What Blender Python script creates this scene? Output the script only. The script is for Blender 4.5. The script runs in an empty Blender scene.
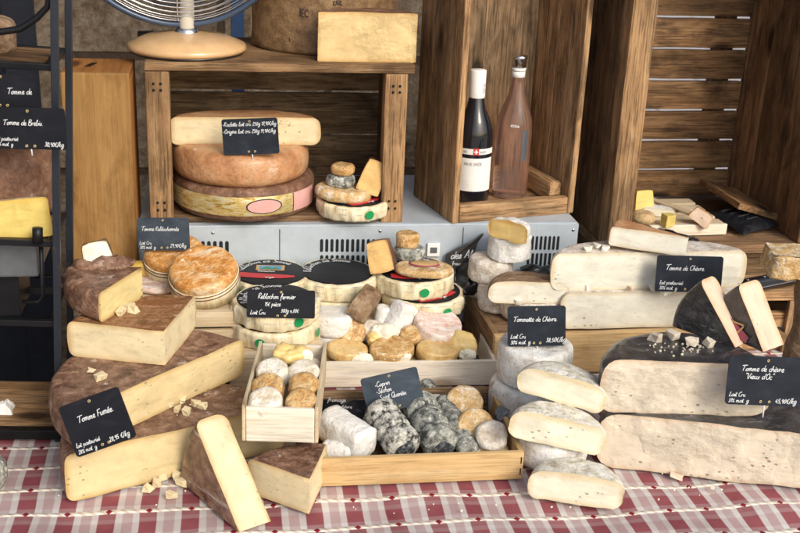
import bpy, bmesh, math, random
from mathutils import Vector, Matrix, noise
R = math.radians
random.seed(7)
C = bpy.context.scene
COL = C.collection

# ------------------------------------------------------------------ camera
CAM_Z, YAW, PITCH, ROLL, FPX = 0.92, 9.6, 20.5, 2.5, 1111.0
cam_data = bpy.data.cameras.new('camera')
cam = bpy.data.objects.new('camera', cam_data)
COL.objects.link(cam)
CROT = Matrix.Rotation(R(-YAW), 3, 'Z') @ Matrix.Rotation(R(90 - PITCH), 3, 'X') @ Matrix.Rotation(R(ROLL), 3, 'Z')
cam.matrix_world = Matrix.Translation((0, 0, CAM_Z)) @ CROT.to_4x4()
cam_data.lens = 50.0
cam_data.sensor_width = 36.0
cam_data.sensor_fit = 'HORIZONTAL'
cam_data.clip_start = 0.05
cam_data.clip_end = 500
cam_data.dof.use_dof = True
cam_data.dof.focus_distance = 1.9
cam_data.dof.aperture_fstop = 10.0
C.camera = cam

# ------------------------------------------------------------------ light
SUN = Vector((0.36, -0.74, 0.57)).normalized()
w = bpy.data.worlds.new('World'); C.world = w; w.use_nodes = True
nt = w.node_tree; nt.nodes.clear()
sky = nt.nodes.new('ShaderNodeTexSky'); sky.sky_type = 'NISHITA'; sky.sun_disc = False
sky.sun_elevation = math.asin(SUN.z); sky.sun_rotation = math.atan2(SUN.x, SUN.y)
sky.dust_density = 4.0; sky.air_density = 1.0; sky.ozone_density = 1.0
bg = nt.nodes.new('ShaderNodeBackground'); bg.inputs[1].default_value = 0.145
wo = nt.nodes.new('ShaderNodeOutputWorld')
nt.links.new(sky.outputs[0], bg.inputs[0]); nt.links.new(bg.outputs[0], wo.inputs[0])
sd = bpy.data.lights.new('sun', 'SUN'); sd.energy = 1.25; sd.angle = R(22); sd.color = (1, .93, .84)
so = bpy.data.objects.new('sun', sd); COL.objects.link(so)
so.rotation_euler = SUN.to_track_quat('Z', 'Y').to_euler(); so.location = (2, -3, 4)
vs = C.view_settings
vs.view_transform = 'Standard'; vs.look = 'None'; vs.gamma = 1; vs.use_curve_mapping = False
vs.exposure = 0.3
try:
    vs.use_white_balance = True; vs.white_balance_temperature = 6350; vs.white_balance_tint = 6
except Exception: pass
try:
    C.cycles.max_bounces = 8; C.cycles.use_denoising = True
except Exception: pass

# ------------------------------------------------------------------ where a pixel of the 800x533 photograph lies in the stall
ORG = Vector((0, 0, CAM_Z))
def ray(px, py): return CROT @ Vector(((px - 400) / FPX, -(py - 266.5) / FPX, -1))
def G(px, py, z=0.0):                      # point at height z
    d = ray(px, py); t = (z - CAM_Z) / d.z
    return ORG + d * t
def V(px, py, Y):                          # point on the upright plane at distance Y
    d = ray(px, py); return ORG + d * (Y / d.y)
FWD = CROT @ Vector((0, 0, -1))
def depth(p): return (Vector(p) - ORG).dot(FWD)
def D(px, py, zc): return ORG + ray(px, py) * zc
def mpp(p): return depth(p) / FPX          # metres per photo pixel at p
def ang(v): return math.atan2(v.y, v.x)

# ------------------------------------------------------------------ materials
MATS = {}
class NB:
    def __init__(s, name):
        m = bpy.data.materials.new(name); m.use_nodes = True
        s.m = m; s.t = m.node_tree; s.t.nodes.clear()
        s.out = s.n('ShaderNodeOutputMaterial'); s.p = s.n('ShaderNodeBsdfPrincipled')
        s.l(s.p.outputs[0], s.out.inputs[0]); MATS[name] = m
    def n(s, ty, **kw):
        x = s.t.nodes.new(ty)
        for k, v in kw.items(): setattr(x, k, v)
        return x
    def l(s, a, b): s.t.links.new(a, b)
    def coord(s, attr=None, scale=(1, 1, 1)):
        if attr:
            a = s.n('ShaderNodeAttribute'); a.attribute_name = attr; src = a.outputs['Vector']
        else:
            tc = s.n('ShaderNodeTexCoord'); oi = s.n('ShaderNodeObjectInfo')
            mu = s.n('ShaderNodeMath', operation='MULTIPLY'); mu.inputs[1].default_value = 7.3
            s.l(oi.outputs['Random'], mu.inputs[0])
            ad = s.n('ShaderNodeVectorMath', operation='ADD')
            s.l(tc.outputs['Object'], ad.inputs[0]); s.l(mu.outputs[0], ad.inputs[1]); src = ad.outputs[0]
        mp = s.n('ShaderNodeMapping'); mp.inputs['Scale'].default_value = scale
        s.l(src, mp.inputs[0]); return mp.outputs[0]
    def noise(s, co, scale, detail=6, rough=.6, dist=0.0):
        x = s.n('ShaderNodeTexNoise'); x.inputs['Scale'].default_value = scale
        x.inputs['Detail'].default_value = detail; x.inputs['Roughness'].default_value = rough
        x.inputs['Distortion'].default_value = dist
        s.l(co, x.inputs['Vector']); return x.outputs[0]
    def voro(s, co, scale, rnd=1.0):
        x = s.n('ShaderNodeTexVoronoi'); x.inputs['Scale'].default_value = scale
        x.inputs['Randomness'].default_value = rnd
        s.l(co, x.inputs['Vector']); return x.outputs[0]
    def ramp(s, f, stops, inter='LINEAR'):
        x = s.n('ShaderNodeValToRGB'); cr = x.color_ramp; cr.interpolation = inter
        while len(cr.elements) < len(stops): cr.elements.new(.5)
        for e, (p, c) in zip(cr.elements, stops):
            e.position = p; e.color = (c, c, c, 1) if isinstance(c, (int, float)) else (*c, 1)
        s.l(f, x.inputs[0]); return x.outputs[0]
    def mix(s, f, a, b, blend='MIX'):
        x = s.n('ShaderNodeMix', data_type='RGBA', blend_type=blend)
        for i, v in ((0, f), (6, a), (7, b)):
            if isinstance(v, (int, float)): x.inputs[i].default_value = v if i == 0 else (v, v, v, 1)
            elif isinstance(v, tuple): x.inputs[i].default_value = (*v, 1)
            else: s.l(v, x.inputs[i])
        return x.outputs[2]
    def math(s, op, a, b=0.0):
        x = s.n('ShaderNodeMath', operation=op)
        for i, v in ((0, a), (1, b)):
            if isinstance(v, (int, float)): x.inputs[i].default_value = v
            else: s.l(v, x.inputs[i])
        return x.outputs[0]
    def bump(s, h, strength=.5, dist=.002, prev=None):
        b = s.n('ShaderNodeBump'); b.inputs['Strength'].default_value = strength
        b.inputs['Distance'].default_value = dist; s.l(h, b.inputs['Height'])
        if prev is not None: s.l(prev, b.inputs['Normal'])
        return b.outputs[0]
    def done(s, col, rough=.6, normal=None, spec=.4, coat=0, metal=0, sss=0, trans=0):
        p = s.p
        for k, v in (('Base Color', col), ('Roughness', rough), ('Normal', normal)):
            if v is None: continue
            if isinstance(v, tuple): p.inputs[k].default_value = (*v, 1)
            elif isinstance(v, (int, float)): p.inputs[k].default_value = v
            else: s.l(v, p.inputs[k])
        p.inputs['Specular IOR Level'].default_value = spec
        p.inputs['Coat Weight'].default_value = coat; p.inputs['Coat Roughness'].default_value = .12
        p.inputs['Metallic'].default_value = metal
        p.inputs['Transmission Weight'].default_value = trans
        if sss:
            p.inputs['Subsurface Weight'].default_value = sss
            p.inputs['Subsurface Radius'].default_value = (.012, .007, .004); p.inputs['Subsurface Scale'].default_value = .5
        return s.m

def rind(name, cols, scale=60, speck=None, bumps=(0.6, 120), rough=.7, coat=0, stretch=(1, 1, 1), spec=.3, streak=None, dist=.0025, fine=1.0):
    b = NB(name); co = b.coord(scale=stretch)
    f = b.noise(co, scale, 8, .65, .3)
    col = b.ramp(f, cols)
    fn_ = b.noise(co, scale * 4.5, 6, .7); col = b.mix(1.0, col, b.ramp(fn_, [(.32, 1 - .38 * fine), (.5, 1 - .02 * fine), (.68, 1 + .12 * fine)]), 'MULTIPLY')
    if streak:
        g = b.noise(b.coord(scale=streak[1]), streak[2], 5, .6)
        col = b.mix(b.ramp(g, [(streak[3], 0.), (streak[3] + .1, 1.)]), col, streak[0])
    if speck:
        g = b.noise(co, speck[1], 5, .7)
        col = b.mix(b.ramp(g, [(speck[2], 0.), (speck[2] + .07, 1.)]), col, speck[0])
    h1 = b.noise(co, bumps[1], 6, .65); h2 = b.noise(co, bumps[1] * .25, 4, .55)
    n = b.bump(h2, bumps[0], dist * 3.2); n = b.bump(h1, bumps[0], dist * 1.3, n); n = b.bump(fn_, bumps[0] * .8, dist * .8, n)
    if coat:
        wr = b.noise(b.coord(scale=(1, 1, 2.5)), 45, 3, .5, 1.2)
        n = b.bump(wr, .35, .003, n)
    return b.done(col, rough, n, spec, coat)

def paste(name, base, edge, holes=.0, hs=70, sss=.12, mott=.06, rough=.5, crumb=0.0, coat=0.0):
    """cut cheese: paler heart, darker towards the rind (attribute 'edge'), small eyes"""
    b = NB(name); co = b.coord()
    e = b.n('ShaderNodeAttribute'); e.attribute_name = 'edge'
    f = b.noise(co, 25, 6, .6)
    lo = tuple(c * (1 - mott * 2.2) for c in base); hi = tuple(min(1, c * (1 + mott)) for c in base)
    col = b.ramp(f, [(.3, lo), (.7, hi)])
    ee = b.math('ADD', e.outputs['Fac'], b.math('MULTIPLY', b.math('SUBTRACT', b.noise(co, 40, 4), .5), .35))
    col = b.mix(b.ramp(ee, [(.40, 0.), (.78, .5), (.95, .95)]), col, edge)
    kk = b.noise(b.coord(scale=(.55, .55, 1.6)), 38, 8, .68, .7)
    col = b.mix(1.0, col, b.ramp(kk, [(.32, .84), (.5, 1.0), (.66, 1.05)]), 'MULTIPLY')
    crk = b.noise(b.coord(scale=(.6, .6, 3)), 22, 7, .7); cl = b.ramp(crk, [(.488, 0.), (.5, 1.), (.512, 0.)]); cz = b.ramp(b.noise(co, 9, 2, .5), [(.55, 0.), (.66, .38)]); col = b.mix(b.math('MULTIPLY', cl, cz), col, tuple(c * .62 for c in base))
    nrm = b.bump(b.noise(co, 220, 5, .6), .3, .001); nrm = b.bump(kk, .3, .0022, nrm)
    nrm = b.bump(b.noise(co, 35, 4, .55), .35, .002, nrm)
    if crumb:
        cn = b.noise(b.coord(scale=(.7, .7, 1.2)), 48, 9, .72); zone = b.ramp(b.noise(co, 13, 3, .5), [(.45, .12), (.62, 1.)])
        nrm = b.bump(b.math('MULTIPLY', cn, zone), crumb, .012, nrm)
        col = b.mix(b.math('MULTIPLY', b.ramp(cn, [(.50, 0.), (.62, .7)]), zone), col, tuple(min(.88, c * 1.13) for c in base))
        col = b.mix(b.math('MULTIPLY', b.ramp(cn, [(.36, .5), (.46, 0.)]), zone), col, tuple(c * .68 for c in base))
    if holes:
        v = b.voro(b.coord(scale=(1, 1, 1.5)), hs)
        sel = b.ramp(b.noise(co, 18, 3, .5), [(.52, 0.), (.6, 1.)])
        hm = b.math('MULTIPLY', b.ramp(v, [(.13, 1.), (.22, 0.)]), sel)
        nrm = b.bump(hm, -holes, .004, nrm) if False else b.bump(b.math('SUBTRACT', 1.0, hm), holes, .003, nrm)
        col = b.mix(b.math('MULTIPLY', hm, .8), col, tuple(c * .38 for c in base))
    return b.done(col, rough, nrm, .4, coat, sss=sss)

def wood(name, cols, scale=1.0, rough=.75, dark=None, bumpk=.6, var=.6, grain=1.0, blotk=1.0):
    """grain runs along x of attribute 'wc' (a per-plank frame); attribute 'rnd' varies plank to plank"""
    b = NB(name)
    co = b.coord('wc', (2.6 * scale, 48 * scale, 48 * scale))
    f = b.noise(co, 1.0, 8, .65, .25)
    g = b.noise(b.coord('wc', (7 * scale, 190 * scale, 190 * scale)), 1.0, 4, .6)
    fine = b.math('ADD', b.math('MULTIPLY', f, .68), b.math('MULTIPLY', g, .32 * grain))
    col = b.ramp(fine, cols)
    blot = b.noise(b.coord('wc', (6, 16, 16)), 1.0, 6, .62); col = b.mix(1.0, col, b.ramp(blot, [(.32, 1 - .45 * blotk), (.5, 1 - .05 * blotk), (.68, 1 + .15 * blotk)]), 'MULTIPLY')
    sp_ = b.noise(b.coord('wc', (14, 330, 330)), 1.0, 3, .5); col = b.mix(1.0, col, b.ramp(sp_, [(.40, 1 - .5 * blotk), (.465, 1.0)]), 'MULTIPLY')
    saw = b.noise(b.coord('wc', (420, 30, 30)), 1.0, 3, .5)
    rn = b.n('ShaderNodeAttribute'); rn.attribute_name = 'rnd'
    k = b.math('ADD', b.math('MULTIPLY', rn.outputs['Fac'], var), 1 - var * .5)
    col = b.mix(1.0, col, k, 'MULTIPLY')
    if dark:
        st = b.noise(b.coord('wc', (7, 14, 14)), 1.0, 6, .65, .5)
        col = b.mix(b.ramp(st, [(.46, 0.), (.66, dark[1])]), col, dark[0])
        # knots
        v = b.voro(b.coord('wc', (4.5, 11, 11)), 1.0)
        col = b.mix(b.ramp(v, [(.10, .85), (.2, 0.)]), col, tuple(c * .4 for c in dark[0]))
    n = b.bump(g, bumpk * .8, .002); n = b.bump(f, bumpk, .003, n); n = b.bump(sp_, bumpk, .002, n); n = b.bump(saw, bumpk * .35, .0012, n)
    return b.done(col, rough, n, .25)

def plain(name, col, rough=.5, metal=0, spec=.4, bumpk=0, bs=200, coat=0, var=0.12, trans=0, wearc=None):
    b = NB(name); c = col; n = None
    if var:
        f = b.noise(b.coord(), 30, 6, .65)
        c = b.ramp(f, [(.3, tuple(x * (1 - var) for x in col)), (.7, tuple(min(1, x * (1 + var)) for x in col))])
    if wearc:
        g = b.noise(b.coord(), wearc[1], 8, .75)
        c = b.mix(b.ramp(g, [(wearc[2], 0.), (wearc[2] + .06, 1.)]), c, wearc[0])
    if bumpk: n = b.bump(b.noise(b.coord(), bs, 5, .6), bumpk, .0015)
    return b.done(c, rough, n, spec, coat, metal, trans=trans)
# wood
wood('old_wood', [(.30, (.08, .040, .017)), (.5, (.235, .128, .058)), (.70, (.40, .245, .125))], dark=((.02, .011, .006), .75))
wood('crate_wood', [(.30, (.18, .092, .040)), (.5, (.40, .235, .113)), (.70, (.57, .385, .215))], dark=((.05, .025, .012), .6))
wood('grey_wood', [(.30, (.12, .070, .036)), (.5, (.33, .212, .118)), (.70, (.50, .355, .22))], dark=((.02, .013, .008), .7))
wood('brown_wood', [(.28, (.10, .056, .028)), (.5, (.235, .14, .075)), (.72, (.37, .24, .14))], dark=((.06, .03, .015), .4))
wood('honey_wood', [(.3, (.27, .135, .040)), (.5, (.40, .22, .075)), (.72, (.50, .31, .125))], scale=.55, dark=((.13, .06, .015), .65), bumpk=.35, blotk=.25)
wood('orange_wood', [(.3, (.27, .10, .025)), (.5, (.40, .17, .045)), (.72, (.48, .24, .08))], dark=((.15, .05, .015), .5), bumpk=.25, blotk=.25)
wood('pale_wood', [(.28, (.52, .39, .24)), (.5, (.68, .55, .37)), (.72, (.78, .68, .51))], dark=((.50, .34, .18), .35), bumpk=.2, var=.15, blotk=.35)
wood('white_wood', [(.28, (.70, .60, .46)), (.5, (.82, .74, .61)), (.72, (.88, .82, .72))], dark=((.62, .48, .3), .3), bumpk=.2, var=.12, blotk=.35)
wood('tray_wood', [(.28, (.44, .26, .10)), (.5, (.62, .42, .20)), (.72, (.74, .56, .32))], dark=((.30, .15, .05), .5), bumpk=.25, var=.2, blotk=.4)
# rinds
rind('brown_rind', [(.34, (.10, .048, .032)), (.5, (.235, .125, .08)), (.66, (.40, .25, .17))], 45, ((.52, .43, .37), 32, .61), (.9, 90), .55, .25)
rind('streaked_rind', [(.34, (.10, .048, .032)), (.5, (.235, .125, .08)), (.66, (.40, .25, .17))], 45, ((.52, .43, .37), 32, .64), (.9, 90), .5, .4, streak=((.60, .53, .47), (.5, 5, 1), 11, .57))
rind('rust_rind', [(.34, (.15, .065, .028)), (.5, (.34, .165, .075)), (.66, (.48, .28, .15))], 60, ((.55, .42, .30), 40, .63), (.6, 130), .65, .2, streak=((.24, .10, .04), (1, 9, 1), 8, .5))
rind('tan_rind', [(.32, (.36, .16, .07)), (.5, (.54, .28, .135)), (.68, (.64, .39, .22))], 18, ((.68, .50, .36), 22, .64), (.4, 120), .42, .3, fine=.6)
rind('dark_rind', [(.30, (.10, .05, .03)), (.5, (.20, .10, .06)), (.7, (.34, .2, .13))], 35, ((.5, .4, .33), 50, .66), (.6, 90), .6, .1)
rind('rough_rind', [(.30, (.12, .07, .035)), (.5, (.27, .17, .10)), (.7, (.42, .31, .2))], 40, ((.5, .42, .34), 55, .64), (.9, 70), .85)
rind('goat_rind', [(.34, (.46, .37, .29)), (.5, (.68, .60, .51)), (.66, (.82, .78, .72))], 45, ((.36, .29, .22), 70, .66), (.7, 95), .85, fine=.6)
rind('flower_rind', [(.34, (.58, .52, .45)), (.5, (.79, .77, .73)), (.66, (.86, .855, .83))], 30, ((.42, .38, .31), 42, .60), (.7, 70), .9, fine=.6)
rind('mottled_rind', [(.32, (.40, .36, .28)), (.46, (.68, .63, .52)), (.62, (.84, .82, .76))], 55, ((.34, .29, .20), 60, .60), (.8, 80), .9, fine=.6)
rind('white_rind', [(.3, (.72, .68, .61)), (.5, (.80, .785, .755)), (.7, (.85, .84, .82))], 40, ((.66, .57, .45), 45, .66), (.9, 60), .9, fine=.35)
rind('pink_rind', [(.34, (.66, .40, .30)), (.5, (.79, .59, .50)), (.66, (.86, .76, .70))], 40, ((.66, .36, .18), 26, .66), (.7, 80), .7, fine=.6, streak=((.87, .81, .76), (1, 6, 1), 22, .52))
rind('orange_rind', [(.34, (.52, .20, .04)), (.5, (.72, .35, .10)), (.66, (.82, .55, .28))], 55, ((.86, .74, .58), 60, .60), (1., 70), .45, .25, streak=((.82, .62, .40), (1, 7, 1), 9, .56))
rind('caramel_rind', [(.34, (.48, .24, .07)), (.5, (.67, .41, .16)), (.66, (.80, .58, .31))], 60, ((.86, .74, .54), 70, .60), (1., 100), .36, .45)
rind('crust_rind', [(.3, (.46, .27, .10)), (.5, (.64, .43, .20)), (.66, (.80, .68, .50))], 60, ((.86, .82, .76), 40, .58), (.9, 75), .75)
rind('ash_rind', [(.36, (.075, .08, .075)), (.48, (.27, .275, .245)), (.62, (.55, .55, .49))], 75, ((.74, .73, .67), 95, .57), (1., 120), .9)
rind('speckled_rind', [(.40, (.05, .05, .05)), (.48, (.40, .39, .35)), (.60, (.76, .74, .67))], 85, ((.04, .04, .042), 80, .58), (1., 110), .9)
rind('black_rind', [(.3, (.012, .012, .014)), (.5, (.030, .029, .033)), (.70, (.10, .095, .105))], 30, ((.34, .31, .34), 55, .66), (.9, 60), .38, .6, spec=.5, dist=.004, streak=((.30, .28, .31), (1, 5, 1), 16, .64))
rind('tan_log', [(.3, (.44, .28, .13)), (.5, (.60, .42, .22)), (.7, (.72, .56, .34))], 40, None, (.6, 90), .6)
rind('dark_core', [(.36, (.015, .017, .025)), (.5, (.06, .065, .08)), (.62, (.24, .24, .23))], 110, ((.5, .5, .46), 110, .60), (1., 100), .8)
rind('golden_rind', [(.34, (.55, .33, .11)), (.5, (.68, .45, .18)), (.66, (.77, .58, .30))], 40, ((.84, .74, .55), 30, .64), (.6, 70), .36, .5, fine=.35)
rind('cream_rind', [(.34, (.66, .54, .38)), (.5, (.81, .74, .62)), (.66, (.86, .82, .74))], 50, ((.62, .46, .28), 50, .66), (.9, 70), .7, fine=.5)
# pastes
paste('yellow_paste', (.74, .59, .33), (.52, .36, .14), .5, 80)
paste('cream_paste', (.79, .67, .43), (.60, .42, .20), .4, 85)
paste('gold_paste', (.76, .62, .30), (.50, .33, .12), .7, 60)
paste('bright_paste', (.74, .57, .17), (.70, .48, .10), 0, 60)
paste('goat_paste', (.86, .82, .70), (.70, .58, .38), .35, 70)
paste('soft_paste', (.87, .82, .66), (.72, .60, .38), .3, 70)
paste('pink_paste', (.74, .65, .52), (.62, .46, .31), .6, 65, crumb=.8)
paste('tan_paste', (.78, .60, .45), (.66, .40, .22), .2, 65)
paste('hard_paste', (.72, .53, .26), (.55, .33, .11), 0, 60, crumb=.6)
paste('comte_paste', (.82, .68, .38), (.66, .46, .20), 0, 60)
paste('amber_paste', (.74, .47, .17), (.50, .27, .08), 0, 60, coat=.5, crumb=.4)
paste('runny_paste', (.82, .60, .24), (.62, .38, .10), 0, 60, coat=.4)
# others
plain('black_metal', (.014, .015, .018), .42, .6, .5, .3, 90, wearc=((.10, .06, .04), 35, .66))
plain('blue_metal', (.026, .032, .045), .4, .5, .5, .2, 90, wearc=((.16, .10, .06), 40, .62))
plain('fridge_paint', (.46, .51, .56), .38, 0, .5, .08, 25, var=.08, wearc=((.24, .23, .22), 45, .69))
plain('vent_dark', (.012, .013, .016), .8, var=0)
plain('chrome', (.68, .70, .74), .22, 1, .5, var=.05)
plain('fan_wood', (.66, .42, .21), .25, 0, .5, coat=.5, var=.10)
plain('fan_rim', (.06, .085, .14), .35, .3, .5, var=.1)
plain('stem_paint', (.55, .50, .42), .4, var=.1)
plain('chalk', (.74, .76, .78), .9, var=0, spec=.1)
plain('brass', (.70, .56, .28), .35, .7, .5, var=0)
plain('black_film', (.012, .012, .014), .28, 0, .5, .6, 60, coat=.4, var=.3)
b = NB('paper'); co = b.coord(); f = b.noise(co, 40, 6, .65); g = b.noise(b.coord(scale=(1, 1, .18)), 85, 4, .6)
col = b.ramp(b.math('ADD', b.math('MULTIPLY', f, .5), b.math('MULTIPLY', g, .5)), [(.36, (.56, .41, .20)), (.47, (.78, .67, .44)), (.62, (.85, .78, .59))])
b.done(col, .45, b.bump(f, .4, .002, b.bump(g, .8, .004)), .4, .2)
plain('white_paper', (.80, .79, .77), .7, var=.04)
plain('label_black', (.009, .010, .014), .45, spec=.22, var=.3, bumpk=.3, bs=40)
plain('label_grey', (.055, .05, .05), .3, coat=.3, var=.2)
plain('label_red', (.55, .035, .04), .45, var=.15)
plain('label_blue', (.13, .36, .60), .45, var=.4)
plain('label_tan', (.55, .35, .15), .45, var=.2)
plain('label_green', (.015, .27, .085), .4, var=.1)
plain('label_pink', (.66, .36, .33), .5, var=.12)
plain('label_wine', (.33, .05, .10), .4, coat=.4, var=.2)
plain('ink', (.02, .02, .03), .6, var=0)
plain('grey_ink', (.38, .36, .36), .6, var=0)
plain('pale_grey_metal', (.13, .14, .155), .45, .4, .5, var=.15)
plain('dark_cloth', (.02, .022, .03), .9, var=.2)
plain('blue_cloth', (.02, .05, .13), .8, var=.2)
plain('red_line', (.4, .05, .03), .7, var=.1)
plain('wax_yellow', (.62, .40, .09), .4, coat=.2, var=.08)
plain('black_plastic', (.012, .013, .015), .3, spec=.5, coat=.2, var=.2)
plain('steel', (.55, .56, .58), .25, 1, .5, var=.05)
plain('print_ink', (.05, .03, .025), .8, var=0)
plain('pin_white', (.75, .76, .78), .4, var=0)
# slate with chalk dust
for nm, cs in (('slate', ((.010, .013, .020), (.017, .022, .033), (.032, .040, .056))), ('slate_blue', ((.030, .040, .058), (.050, .065, .088), (.08, .10, .13))), ('slate_black', ((.006, .007, .011), (.010, .011, .017), (.018, .020, .028)))):
    b = NB(nm); f = b.noise(b.coord(scale=(1, 1, 1.6)), 24, 7, .62, .4)
    b.done(b.ramp(f, [(.3, cs[0]), (.55, cs[1]), (.78, cs[2])]), .62, b.bump(b.noise(b.coord(), 300, 4), .12, .0006), .22)
# gold foil label
b = NB('gold_foil'); co = b.coord(scale=(1, 1, 4)); f = b.noise(co, 45, 6, .7)
b.done(b.ramp(f, [(.36, (.36, .22, .05)), (.46, (.74, .54, .16)), (.58, (.86, .77, .50))]), b.ramp(f, [(.3, .45), (.7, .25)]), b.bump(f, .4, .002), .5, metal=.55)
# printed brown rind of the big wheel
b = NB('printed_rind'); co = b.coord(); f = b.noise(co, 50, 7, .65); v = b.voro(b.coord(scale=(1, 1, 1)), 260)
col = b.ramp(f, [(.3, (.11, .06, .03)), (.5, (.21, .125, .06)), (.7, (.32, .21, .11))])
col = b.mix(b.ramp(b.noise(co, 14, 5), [(.62, 0.), (.70, .8)]), col, (.10, .07, .06))
b.done(col, .6, b.bump(v, .5, .0015), .35, .1)
# glass
for nm, c, r_ in (('wine_glass', (.010, .010, .014), .06), ('clear_glass', (.92, .93, .93), .03)):
    b = NB(nm); b.done(c, r_, None, .5, .6 if nm == 'wine_glass' else 0, trans=0 if nm == 'wine_glass' else 1.0); b.p.inputs['IOR'].default_value = 1.45
b = NB('rose_wine'); b.done((1.0, .74, .65), .0, None, .5, .3, trans=.95); b.p.inputs['IOR'].default_value = 1.33
# stone wall: rough ashlar
b = NB('rough_stone'); co = b.coord()
br = b.n('ShaderNodeTexBrick'); br.inputs['Scale'].default_value = 1.0
br.inputs['Brick Width'].default_value = .62; br.inputs['Row Height'].default_value = .34; br.inputs['Mortar Size'].default_value = .014
br.inputs['Mortar Smooth'].default_value = .4; br.offset = .5
tc = b.n('ShaderNodeTexCoord'); sp = b.n('ShaderNodeSeparateXYZ'); cb = b.n('ShaderNodeCombineXYZ')
b.l(tc.outputs['Object'], sp.inputs[0]); b.l(sp.outputs[0], cb.inputs[0]); b.l(sp.outputs[2], cb.inputs[1]); b.l(cb.outputs[0], br.inputs['Vector'])
f = b.noise(co, 9, 9, .72); g = b.noise(co, 45, 7, .7)
col = b.ramp(b.math('ADD', b.math('MULTIPLY', f, .6), b.math('MULTIPLY', g, .4)), [(.38, (.13, .085, .055)), (.5, (.33, .25, .18)), (.62, (.56, .47, .37))])
col = b.mix(br.outputs['Fac'], col, (.13, .092, .068))
n = b.bump(g, .9, .02); n = b.bump(f, .8, .05, n); n = b.bump(b.math('SUBTRACT', 1.0, br.outputs['Fac']), .8, .02, n)
b.done(col, .9, n, .2)
# ground
b = NB('dark_tile'); br = b.n('ShaderNodeTexBrick'); br.inputs['Scale'].default_value = 1
br.inputs['Brick Width'].default_value = .30; br.inputs['Row Height'].default_value = .30; br.inputs['Mortar Size'].default_value = .012; br.offset = 0
tc = b.n('ShaderNodeTexCoord'); b.l(tc.outputs['Object'], br.inputs['Vector'])
f = b.noise(b.coord(), 6, 7, .65)
b.done(b.mix(br.outputs['Fac'], b.ramp(f, [(.3, (.05, .024, .018)), (.7, (.11, .055, .040))]), (.02, .012, .010)), .8, b.bump(b.math('SUBTRACT', 1., br.outputs['Fac']), .6, .01), .3)
b = NB('pale_paving'); br = b.n('ShaderNodeTexBrick'); br.inputs['Scale'].default_value = 1
br.inputs['Brick Width'].default_value = .8; br.inputs['Row Height'].default_value = .5; br.inputs['Mortar Size'].default_value = .015
tc = b.n('ShaderNodeTexCoord'); b.l(tc.outputs['Object'], br.inputs['Vector']); f = b.noise(b.coord(), 4, 7, .65)
b.done(b.mix(br.outputs['Fac'], b.ramp(f, [(.3, (.42, .37, .34)), (.7, (.58, .52, .49))]), (.3, .25, .22)), .85, b.bump(f, .3, .01), .25)
plain('shade_canvas', (.50, .44, .38), .9, var=.1)
plain('door_paint', (.012, .016, .028), .6, var=.3)
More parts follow.
